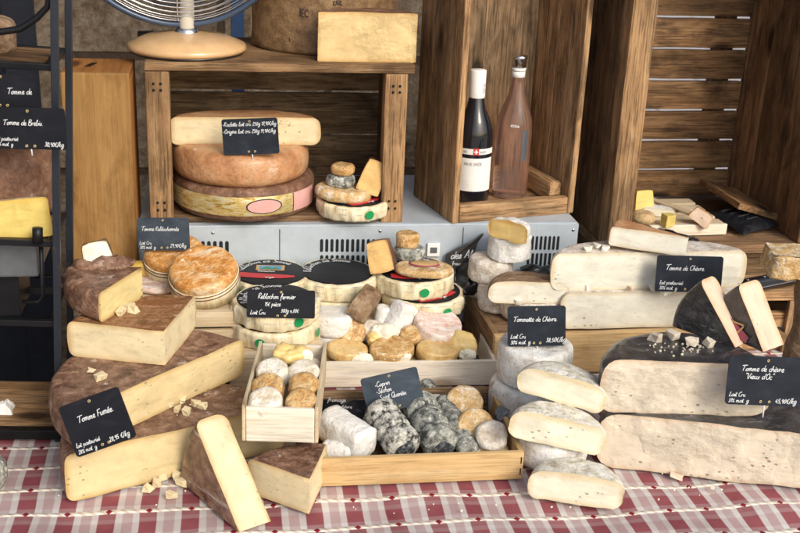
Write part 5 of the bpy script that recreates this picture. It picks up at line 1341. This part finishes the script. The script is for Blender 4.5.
crumple('black_bag', 'crumpled black plastic bag behind the small goat wheels at the chiller', Vector((V(480, 255, FY).x, FY - .045, .112)), (.055, .035, .030), 'black_film', .016, 28, (R(30), 0, 0), 'bag')
crumple('black_bag', 'black plastic tucked between the goat wheels and the chiller vents', Vector((V(545, 268, FY).x, FY - .035, .112)), (.055, .03, .020), 'black_film', .014, 28, (R(30), 0, 0), 'bag')

# ================================================================== SMALL GOAT WHEELS ON THE FRUIT CRATE
gs = 'small goat wheels on the fruit crate'
def gw(label, px, py, z, r, h, mat='goat_rind', **kw):
    c = GC(px, py, z, r); return cheese('goat_cheese', label, 'cheese', c, r, h, er=.007, bulge=.001, rnd_mat=mat, amp=.0022, scale=45, group=gs, **kw)
zc_ = CZ
sA = gw('small goat wheel at the left base of the stack, nearest the paper bag', 484, 301, zc_, .041, .044)
sE = gw('small goat wheel standing behind the stack at the right', 532, 283, zc_, .039, .064)
sG = gw('small goat wheel at the front left foot of the stack', 497, 315, zc_, .041, .046)
sH = gw('small goat wheel under the cut half, behind the tommette sign', 532, 328, zc_, .066, .047)
zz = zc_ + .0445
sB = cheese('goat_cheese', 'small goat wheel in the second tier, left of the cut half', 'cheese', GC(489, 286, zz, .043), .043, .045, er=.007, bulge=.001, rnd_mat='goat_rind', amp=.0022, scale=45, group=gs)
zz2 = zz + .046
sC = cheese('goat_cheese', 'white fluted goat wheel near the top of the stack', 'cheese', GC(508, 264, zz2, .042), .0425, .050, er=.005, bulge=-.001, rnd_mat='white_rind', amp=.0028, scale=60, group=gs)
zz3 = zz2 + .0495
l3, r3 = G(490, 237, zz3), G(525, 245, zz3); cc = (l3 + r3) / 2; a = ang(r3 - l3)
cheese('tomme_half', 'small cut half with an amber face and floury top crowning the stack', 'cheese', cc + Vector((0, .002, 0)), (r3 - l3).length / 2 * 1.04, .036, a, a + math.pi, er=.006, rnd_mat='flower_rind', paste_mat='runny_paste', amp=.0025, scale=60, dome=.004)
half('goat_half', 'cut half goat wheel with a cream face above the tommette sign', (489, 303), (566, 304), zc_ + .047, .041, er=.014, bulge=.003, rnd_mat='rough_rind', paste_mat='goat_paste', amp=.002, dome=.003)
lump('cheese_cube', 'small cream cube before the cut half goat wheel', G(516, 301, zc_ + .046) + Vector((0, -.012, 0)), (.016, .010, .009), 'goat_paste', rotz=.1)

# ================================================================== TOMMETTE STACK
r_ = .0635
cW = GC(527, 432, 0, r_ * 1.0)
cheese('goat_tommette', 'white goat tommette at the base of the stack left of the cut halves', 'cheese', Vector((cW.x - .004, cW.y, 0)), r_ * 1.03, .070, er=.010, bulge=.004, rnd_mat='flower_rind', amp=.0016, scale=40)
cheese('goat_tommette', 'white goat tommette directly under its slate sign', 'cheese', Vector((cW.x + .003, cW.y + .006, .070)), r_ * 1.0, .068, er=.008, bulge=.002, rnd_mat='flower_rind', amp=.0016, scale=40)
crumple('clear_bag', 'bluish plastic film crumpled at the foot of the white goat stack', G(499, 424, .03), (.012, .03, .010), 'pale_grey_metal', .006, 40, (R(70), 0, R(-60)))
c3 = GC(548, 476, 0, .052)
cheese('goat_tommette', 'mould-flecked goat wheel on the cloth carrying two cut halves', 'cheese', c3, .056, .056, er=.012, bulge=.003, rnd_mat='flower_rind', amp=.003, scale=30)
def tilted_half(name, label, pl, pr, zl, zr, h, **kw):
    A, B = G(*pl, zl), G(*pr, zr); X = (B - A).normalized(); Z = Vector((0, 0, 1)); Y = Z.cross(X).normalized(); Zn = X.cross(Y)
    M = Matrix((X, Y, Zn)).transposed()
    if kw.get('pitch'): M = M @ Matrix.Rotation(R(kw.pop('pitch')), 3, 'X')
    return cheese(name, label, 'cheese', (A + B) / 2, (B - A).length / 2, h, 0, math.pi, rot=M.to_euler(), **kw)
hk = dict(er=.014, bulge=.003, rnd_mat='mottled_rind', paste_mat='soft_paste', amp=.003, scale=30, dome=.006)
tilted_half('goat_half', 'middle cut half tommette, tilted on the mould-flecked wheel', (509, 437), (600, 457), .068, .048, .046, **hk)
tilted_half('goat_half', 'top cut half tommette leaning on the white stack', (516, 390), (600, 415), .118, .096, .042, **hk)
tilted_half('goat_half', 'cut half tommette lying alone on the cloth at the front right', (528, 497), (620, 510), .002, .002, .045, **hk)

# ================================================================== LONG GOAT HALVES
lk = dict(er=.016, bulge=.004, squash=.42, paste_mat='goat_paste', amp=.002)
half('tomme_half', 'lower long pale half wheel on the fruit crate', (560, 329), (745, 325), CZ + .0005, .073, rnd_mat='goat_rind', **lk)
z2 = CZ + .074
half('tomme_half', 'upper long pale half wheel carrying the chèvre sign', (551, 291), (741, 287), z2, .075, rnd_mat='goat_rind', **lk)
z3 = z2 + .0755
A = G(605, 251, z3); B = G(683, 258, z3); a = ang(B - A)
cheese('tomme_wedge', 'cream tomme wedge tapering to the right on the upper long half', 'cheese', B + Vector((.006, .006, .0)), (B - A).length * 1.0, .038, a + math.pi - R(26), a + math.pi, er=.008, bulge=0, rnd_mat='tan_rind', paste_mat='goat_paste', amp=.0015, rot=(0, R(4), 0))
for px, py, sx, lab in ((584, 288, .014, 'left crumb on the rim of the lower long half'), (651, 289, .010, 'cream cube on the rim of the lower long half under the sign corner'), (665, 293, .018, 'wedge-shaped crumb on the rim of the lower long half under the sign')):
    lump('cheese_cube', lab, G(px, py, z2) + Vector((0, -.006, 0)), (sx, .010, .010), 'goat_paste')
p = G(628, 289, z2) + Vector((0, -.005, 0)); lump('cheese_cube', 'tan crumb on the rim between the two long halves', p, (.016, .010, .008), 'tan_paste')
for i, (px, py) in enumerate(((590, 252), (598, 250), (607, 252))):
    lump('cheese_cube', 'cream bit on top of the upper long half left of the tapering wedge', G(px, py, z2 + .075) + Vector((0, .01, 0)), (.016, .010, .008), 'goat_paste', group='bits on the upper long half')

# ================================================================== BLACK WAXED TOMMES
kz = .098
half('waxed_half', 'long black-waxed half wheel at the bottom right on the cloth', (596, 466), (842, 493), 0, kz, er=.026, bulge=.004, rnd_mat='black_rind', paste_mat='pink_paste', amp=.003)
kz2 = .092
half('waxed_half', 'black-waxed half wheel with a split pale face behind the vieux sign', (599, 412), (766, 417), kz, kz2, er=.024, bulge=.004, rnd_mat='black_rind', paste_mat='pink_paste', amp=.003)
zK = kz + kz2
def label_on(o, al, r, h):
    bm = bmesh.new(); a0_, a1_ = R(al * .12), R(al * .52)
    g = [[bm.verts.new((rr * math.cos(a), rr * math.sin(a), -.0035)) for rr in [r * (.28 + .5 * k / 6) for k in range(7)]] for a in [a0_ + (a1_ - a0_) * i / 8 for i in range(9)]]
    for i in range(8):
        for k in range(6): bm.faces.new((g[i][k], g[i][k + 1], g[i + 1][k + 1], g[i + 1][k]))
    l_ = finish('label', bm, 'label_wine', o, False)
    bm = bmesh.new(); m = R(al * .32); rc = r * .52
    for q in (((-.016, .012), (0, -.012)), ((0, -.012), (.016, .012)), ((-.016, .014), (.016, .014)), ((.006, -.012), (.016, -.012))):
        (x0_, y0_), (x1_, y1_) = q; dx, dy = x1_ - x0_, y1_ - y0_; L = math.hypot(dx, dy); nx_, ny_ = -dy / L * .0014, dx / L * .0014
        def tp(x, y): return Vector((rc * math.cos(m) + x, rc * math.sin(m) + y, -.0042))
        bm.faces.new([bm.verts.new(tp(*t)) for t in ((x0_ - nx_, y0_ - ny_), (x1_ - nx_, y1_ - ny_), (x1_ + nx_, y1_ + ny_), (x0_ + nx_, y0_ + ny_))])
    finish('emblem', bm, 'label_tan', l_, False)
wk = dict(er=.012, bulge=.0, rnd_mat='black_rind', paste_mat='tan_paste', amp=.002)
standing('waxed_wedge', 'left black-waxed wedge standing on the split half wheel', (735, 349), 128, zK, 50, .120, .048, lift=.002, **wk)
o = standing('waxed_wedge', 'right black-waxed wedge with a red emblem label beside the knife', (763, 353), 118, zK, 54, .114, .056, lift=.002, **wk)
label_on(o, 54, .114, .056)
for px, py, sx in ((655, 341, .018), (672, 338, .017), (692, 345, .018), (708, 346, .013)):
    lump('cheese_cube', 'pale tasting chunk on the black rind before the standing wedges', G(px, py, zK), (sx, .013, .013), 'pink_paste', .004, 'tasting chunks on the black waxed half')
for i in range(16):
    pass
lump('cheese_crumb', 'tan crumb on the cloth under the long waxed half', G(676, 477, 0), (.020, .010, .006), 'tan_paste', .003, rotz=-.5)
lump('cheese_crumb', 'white crumb on the cloth right of the tan one', G(712, 489, 0), (.006, .005, .004), 'goat_paste', .001)

def crumbs(label, pts, z, spread, n, mat, smax):
    bm = bmesh.new()
    for i in range(n):
        px, py = random.choice(pts); p_ = G(px + random.gauss(0, spread[0]), py + random.gauss(0, spread[1]), z); s_ = random.uniform(.0012, smax)
        t = bmesh.ops.create_icosphere(bm, subdivisions=1, radius=s_)['verts']
        for v in t: v.co = v.co * random.uniform(.6, 1.2) + p_ + Vector((0, 0, s_ * .4))
    bm.verts.layers.float.new('edge')
    o = finish('cheese_crumbs', bm, mat, None, False); tag(o, label, 'crumbs'); o['kind'] = 'stuff'
crumbs('tiny pale crumbs scattered on the black rind before the standing wedges', [(662, 348), (690, 351), (700, 347), (680, 345)], zK + .001, (9, 3), 46, 'pink_paste', .0028)
crumbs('tiny crumbs strewn over the checked cloth at the front', [(600, 500), (690, 490), (160, 492), (350, 500), (440, 505)], .0, (30, 8), 40, 'goat_paste', .0022)
crumbs('tiny yellow crumbs on the brown rind tops at left', [(185, 408), (150, 400)], hD + .001, (10, 4), 26, 'cream_paste', .0022)
# knife
kp, kq = G(731, 289, .147), G(792, 277, .147)
root = empty('knife', kp, (0, 0, ang(kq - kp))); tag(root, 'knife with a riveted black handle lying behind the waxed wedges', 'knife')
L = (kq - kp).length
bm = bmesh.new(); n = 14; rings = []
for i in range(n + 1):
    t = i / n; w_ = .016 * (1.05 - .25 * math.sin(math.pi * t)) * (.75 + .25 * min(1, t * 6)); hh = .0135
    rings.append([bm.verts.new((t * L, w_ * math.copysign(abs(math.cos(a)) ** .6, math.cos(a)), hh * math.copysign(abs(math.sin(a)) ** .6, math.sin(a)))) for a in [2 * math.pi * k / 16 for k in range(16)]])
for A_, B_ in zip(rings, rings[1:]):
    for k in range(16): bm.faces.new((A_[k], A_[(k + 1) % 16], B_[(k + 1) % 16], B_[k]))
bm.faces.new(rings[0][::-1]); bm.faces.new(rings[-1]); bmesh.ops.recalc_face_normals(bm, faces=bm.faces)
finish('handle', bm, 'black_plastic', root)
PB().box((.001, -.0165, -.0022), (L, .0165, -.0004), bev=.0005).out('tang', 'steel', root)
bm = bmesh.new()
for t in (.25, .52, .8): tube(bm, [(t * L, 0, .0), (t * L, 0, .0142)], .0030, 10)
finish('rivets', bm, 'steel', root)
PB().box((L, -.014, -.001), (L + .17, .012, .001), bev=.0005).out('blade', 'steel', root)

# ================================================================== INSIDE THE RIGHT CRATE
sp0 = G(640, 247, RZ + .001); sp1 = G(728, 247, RZ + .001); sy = max(RY + .07, (sp0.y + sp1.y) / 2 - .0); 
spx0, spx1 = V(622, 235, sy).x, V(728, 235, sy).x; SWd = spx1 - spx0
root = empty('flat_crate', (spx0, sy, RZ + .001), (0, 0, R(2))); tag(root, 'shallow pale slatted crate inside the large right crate', 'crate')
hS = V(728, 226, sy).z - RZ
PB().box((0, 0, 0), (SWd, .009, hS), wob=.0005).out('front_panel', 'white_wood', root)
p = PB(); slats(p, (0, .0095, hS - .010), (SWd, .20, hS - .002), 1, 4, .014); p.out('slats', 'pale_wood', root)
PB().box((0, .0095, 0), (.008, .20, hS - .0105)).out('side_panel', 'pale_wood', root)
PB().box((SWd - .008, .0095, 0), (SWd, .20, hS - .0105)).out('side_panel', 'pale_wood', root)
PB().box((SWd * .62, .012, hS - .0015), (SWd * .62 + .02, .22, hS + .004), M=Matrix.Translation((SWd * .62, 0, 0)) @ Matrix.Rotation(R(24), 4, 'Z') @ Matrix.Translation((-SWd * .62 + .06, 0, 0))).out('loose_slat', 'pale_wood', root)
zt_ = RZ + hS + .001
p = G(642, 213, zt_); wedgeblock('cheese_slice', 'bright yellow slice propped upright on the shallow crate', p + Vector((0, .0, .026)), (.048, .014, .052), (R(-14), R(0), R(6)), 'wax_yellow', 'bright_paste', .001)
p = G(661, 219, zt_); cheese('brie_piece', 'white bloomy half round at the back of the shallow crate', 'cheese', p + Vector((0, .018, 0)), .034, .017, R(-15), R(165), er=.005, rnd_mat='flower_rind', paste_mat='soft_paste', amp=.002)
p = G(646, 227, zt_); cheese('tan_round', 'tan smooth round at the front left of the shallow crate', 'cheese', p + Vector((0, .022, 0)), .025, .028, er=.013, bulge=.002, rnd_mat='tan_log', amp=.0015)
p = G(669, 227, zt_); lump('cheese_cube', 'single yellow block in the middle of the shallow crate', p + Vector((0, .008, 0)), (.026, .02, .026), 'bright_paste', .003, rotz=.2)
p = G(704, 226, zt_); M_ = 0
wedgeblock('cheese_wedge', 'pinkish tan wedge leaning at the right of the shallow crate', p + Vector((-.004, .012, .017)), (.05, .024, .030), (R(-12), R(28), R(-30)), 'tan_rind', 'tan_paste', .002)
o = crumple('printed_bag', 'black printed bag lying in the corner of the large right crate', Vector((V(748, 236, RY + .1).x, RY + .13, RZ + .018)), (.055, .055, .012), 'label_black', .006, 25, (R(8), R(-4), R(20)), 'bag')
bm = bmesh.new()
for k in range(4): write(bm, '-------', -.045 + .008 * k, .025 - .018 * k, .012, .0007, .2, lambda x, z: Vector((x, z, .0175)))
finish('lettering', bm, 'grey_ink', o, False)
crumple('black_bag', 'crumpled black film below the shallow crate behind the tapering wedge', Vector((V(665, 240, RY).x, RY + .015, RZ + .010)), (.085, .03, .016), 'black_film', .012, 30, (R(28), R(10), R(-12)), 'bag')

# rough wooden stand at the far right edge
q = D(771, 268, 1.86); q2 = D(806, 268, 1.80)
root = empty('rustic_stand', Vector((q.x, q.y, q.z))); tag(root, 'rough gnarled wooden stand cut off by the right edge of the picture', 'stand')
root.rotation_euler = (0, 0, R(-14))
bm = bmesh.new(); bmesh.ops.create_cube(bm, size=1); bmesh.ops.subdivide_edges(bm, edges=bm.edges[:], cuts=12, use_grid_fill=True)
for v in bm.verts: v.co = Vector(((v.co.x + .5) * .20, (v.co.y + .5) * .07, (v.co.z) * .040))
bm.normal_update(); displace(bm, .006, 45, 3, .003); finish('slab', bm, 'crust_rind', root)
bm = bmesh.new(); bmesh.ops.create_grid(bm, x_segments=12, y_segments=8, size=1)
for v in bm.verts: v.co = Vector(((v.co.x + 1) * .5 * .196 + .002, (v.co.y + 1) * .5 * .066 + .002, .0225 + .003 * noise.noise(v.co * 3)))
finish('top_face', bm, 'crust_rind', root)
bm = bmesh.new(); zl = q.z - .02
tube(bm, [(.085, .035, -.015 - zl * t) for t in [i / 8 for i in range(9)]], [.027 + .004 * math.sin(i * 1.7) for i in range(9)], 14); displace(bm, .003, 40, 9); finish('leg', bm, 'rough_rind', root)

# ================================================================== IRON RACK AT LEFT
ry0 = G(56, 438, 0).y; rx1 = G(60, 438, 0).x; ryb = ry0 + .16; rx0 = rx1 - .42
root = empty('iron_rack', (rx1, ry0, 0), (0, R(3.2), 0)); tag(root, 'black iron rack with cheese shelves at the left edge', 'rack')
def bar(pb, a, c, t=.008): 
    pb.box((min(a[0], c[0]) - t / 2, min(a[1], c[1]) - t / 2, min(a[2], c[2]) - t / 2), (max(a[0], c[0]) + t / 2, max(a[1], c[1]) + t / 2, max(a[2], c[2]) + t / 2), bev=.001)
RW_ = rx1 - rx0; ZT = 1.05
for (x, y) in ((-.002, .0), (-.002, .16), (-RW_, .0), (-RW_, .16)):
    p = PB(); bar(p, (x, y, .0), (x, y, ZT), .011); p.out('upright', 'blue_metal', root)
zsh = [V(46, 246, ry0).z, V(40, 66, ry0 + .02).z, V(20, 322, ry0 + .02).z]
for i, z in enumerate(zsh):
    p = PB()
    for a, c in (((-RW_, 0.012, z), (-.012, .012, z)), ((-RW_, .148, z), (-.012, .148, z)), ((-.012, .02, z), (-.012, .14, z)), ((-RW_, .02, z), (-RW_, .14, z))): bar(p, a, c, .010)
    fm = p.out('shelf_frame', 'black_metal', root)
    if i < 2:
        PB().box((-RW_ + .01, .020, z - .003), (-.02, .14, z + .004)).out('shelf_board', 'old_wood', fm)
z = .018
PB().box((-RW_, .012, z - .008), (-.012, .16, z + .004)).out('base_board', 'crate_wood', root)
p = PB(); bar(p, (-RW_, .002, .008), (.0, .002, .008), .016); bar(p, (-.003, .01, .008), (-.003, .16, .008), .014); p.out('base_frame', 'black_metal', root)
bm = bmesh.new(); c0 = Vector((-.0, .01, 0))
pz0 = V(52, 0, ry0).z; pz1 = V(18, 34, ry0).z
tube(bm, [(-.005, .01, pz0 + .05), (-.012, .01, pz0 - .01), (-.028, .01, pz0 - .028), (-.05, .01, pz1 + .004), (-.075, .01, pz1 - .002), (-.16, .01, pz1 - .012)], .005, 8); finish('curved_brace', bm, 'black_metal', root)
bm = bmesh.new(); zz0 = zsh[0]
tube(bm, [(-.03, .03, zz0), (-.028, .03, zz0 - .095), (-.034, .03, zz0 - .105), (-.06, .03, zz0 - .107)], .0035, 7); finish('wire_hanger', bm, 'black_metal', root); bm = bmesh.new(); tube(bm, [(-.012, .10, zz0), (-.012, .10, zz0 - .08), (-.02, .10, zz0 - .09), (-.05, .10, zz0 - .09)], .0035, 7); finish('wire_hanger', bm, 'black_metal', root)
bm = bmesh.new(); tube(bm, [(-.03 + .0 * k, .0, zz0 + .004 + .012 * k) for k in range(3)], .008, 10); finish('latch', bm, 'black_metal', root); bm = bmesh.new(); tube(bm, [(-.006, -.003, .045), (-.006, -.003, .085)], .009, 10); finish('latch', bm, 'black_metal', root)
# things on the rack
zs0 = zsh[0] + .0045; zs1 = zsh[1] + .0045
cR = GC(10, 233, zs0, 0); rR = (G(53, 228, zs0) - G(-36, 228, zs0)).length / 2
cw = Vector((V(-8, 220, ry0 + .13).x, ry0 + .155, zs0))
hR = V(8, 158, ry0 + .06).z - zs0
cheese('round_cheese', 'dark crusty brown wheel on the iron rack shelf', 'cheese', cw, .098, hR, er=.022, bulge=.006, rnd_mat='dark_rind', amp=.004, scale=25)
e0, e1 = V(-10, 236, ry0 + .035), V(55, 232, ry0 + .035)
hh = V(45, 193, ry0 + .04).z - zs0
cheese('cheese_piece', 'bright yellow cut cheese in front of the crusty wheel on the rack', 'cheese', Vector(((e0.x + e1.x) / 2, ry0 + .022, zs0)), (e1.x - e0.x) / 2, hh * .93, 0, math.pi, er=.006, bulge=.0, rnd_mat='bright_rind' if 'bright_rind' in MATS else 'tan_log', paste_mat='bright_paste', amp=.001, squash=.22, cutamp=.002, rot=(0, R(-5), 0))
q = V(-6, 62, ry0 + .1)
cheese('round_cheese', 'rough tan wheel standing on top of the rack at the picture corner', 'cheese', Vector((q.x, ry0 + .10, zs1)), (V(16, 50, ry0 + .1).x - q.x), V(5, 22, ry0 + .06).z - zs1, er=.010, bulge=.002, rnd_mat='rough_rind', amp=.003, scale=40)
gb0, gb1 = V(-30, 278, ry0 + .04), V(36, 242, ry0 + .04)
root = empty('metal_box', (gb0.x, ry0 + .04, 0)); tag(root, 'dull grey metal box hanging below the rack shelf', 'box')
gz1 = zsh[0] - .008
PB().box((0, 0, gb0.z), (gb1.x - gb0.x, .16, gz1), bev=.003).out('casing', 'pale_grey_metal', root)
PB().box((0, .02, gb0.z - .075), (gb1.x - gb0.x - .035, .12, gb0.z - .001), bev=.003).out('foot', 'black_metal', root)
crumple('cloth_bundle', 'small crumpled white cloth on the rack base', G(2, 413, .022), (.020, .018, .016), 'white_paper', .009, 50, (0, 0, 0), 'cloth')
blob('cheese_round', 'grey rounded cheese edge just entering the left edge of the picture', 'cheese', G(-9, 490, .0) + Vector((0, 0, .03)), (.026, .03, .032), 'ash_rind', .002, 40)

# ================================================================== SIGNS
def dz(px, py, z): return depth(G(px, py, z))
J = 'lait pasteurisé'
sign('slate sign reading Tomme Fumée tilted against the brown half wheels', (97.5, 422), dz(97, 452, hD) - .055, 66, 54, 22, [('Tomme Fumée.', .22, .60, .12), (J, .05, .17, .085), ('28% mat. g', .05, .05, .085), ('28,95 €/kg', .58, .08, .10)], 'slate_black', 16, yaw=-6)
sign('slate sign for Tomme Reblochonnée between the wooden box and orange cheese', (163.5, 234), depth(Vector((0, PY0 + .15, .25))) - .02, 52, 33, 0, [('Tomme Reblochonnée', .08, .60, .13), ('Lait Cru', .03, .18, .11), ('30% mat. g', .03, .05, .11), ('29,90€/kg', .62, .09, .13)], 'slate_blue', 8)
sign('slate sign with two raclette price lines pinned in the middle crate wheel', (250.5, 136.5), depth(Vector((c1.x, c1.y - r1 * .98, zt + .02))), 56, 36, 2, [('-Raclette lait cru 250g 17,90€/kg', .01, .80, .115), ('-Origine lait cru 250g 19,90€/kg', .01, .60, .115)], 'slate', 6, pin=.012)
sign('slate sign reading Tomme de Chèvre on the upper long half', (689, 274), dz(690, 292, z2) - .045, 66, 37, -1.5, [('Tomme de Chèvre.', .14, .60, .14), (J, .06, .20, .11), ('30% mat. g', .06, .06, .11), ('29,90€/kg', .68, .10, .13)], 'slate', 8, pin=.008)
sign('slate sign reading Tommette de Chèvre on the white goat stack', (536.5, 326), dz(536, 348, .138) - .01, 58, 41, 1, [('Tommette de Chèvre.', .10, .62, .125), ('Lait Cru', .05, .20, .11), ('30% mat. g', .05, .06, .11), ('38,50€/kg', .66, .10, .13)], 'slate', 10, pin=.006)
sign('slate sign reading Tomme de chèvre Vieux d\'Oc at the right edge', (766, 381), dz(764, 424, kz) - .05, 78, 51, -2, [('Tomme de chèvre', .17, .70, .115), ('"Vieux d\'Oc"', .22, .54, .115), ('Lait Cru', .04, .17, .095), ('31% mat. g', .04, .05, .095), ('45,90€/kg', .64, .06, .11)], 'slate', 8, pin=.02)
sign('slate sign listing Caprin, Séchon and Saint Quentin in the front tray', (392.5, 391), dz(395, 414, .05) , 58, 38, 13, [('*Caprin', .22, .70, .13), ('*Séchon', .22, .52, .13), ('*Saint Quentin', .22, .34, .13), ('3€ pièce', .08, .18, .11), ('5€ les 2', .08, .03, .11)], 'slate_blue', 14, pin=.01)
sign('small black sign for reblochon lying on the front black label', (281, 304), dz(281, 313, d0.z + .069) - .012, 68, 28, -1, [('Reblochon fermier', .16, .68, .18), ('15€ pièce', .26, .42, .16), ('Lait Cru', .05, .12, .16), ('300g 6,00€', .50, .20, .15)], 'slate_black', 22)
sign('front dark sign reading Tomme de Brebis on the iron rack', (29, 128.5), depth(Vector((rx1 - .05, ry0 - .03, zsh[0] + .2))), 74, 42, -1.5, [('Tomme de Brebis.', .16, .58, .13), (J, .02, .20, .10), ('32% mat. g', .02, .07, .10), ('30,90€/kg', .70, .08, .12)], 'slate_black', 2, pin=.01)
sign('rear dark sign reading Tomme de, hung below the rack top', (2, 91), depth(Vector((rx1 - .05, ry0 - .014, zsh[0] + .25))), 70, 34, -1, [('Tomme de', .58, .42, .17)], 'slate_black', 2)
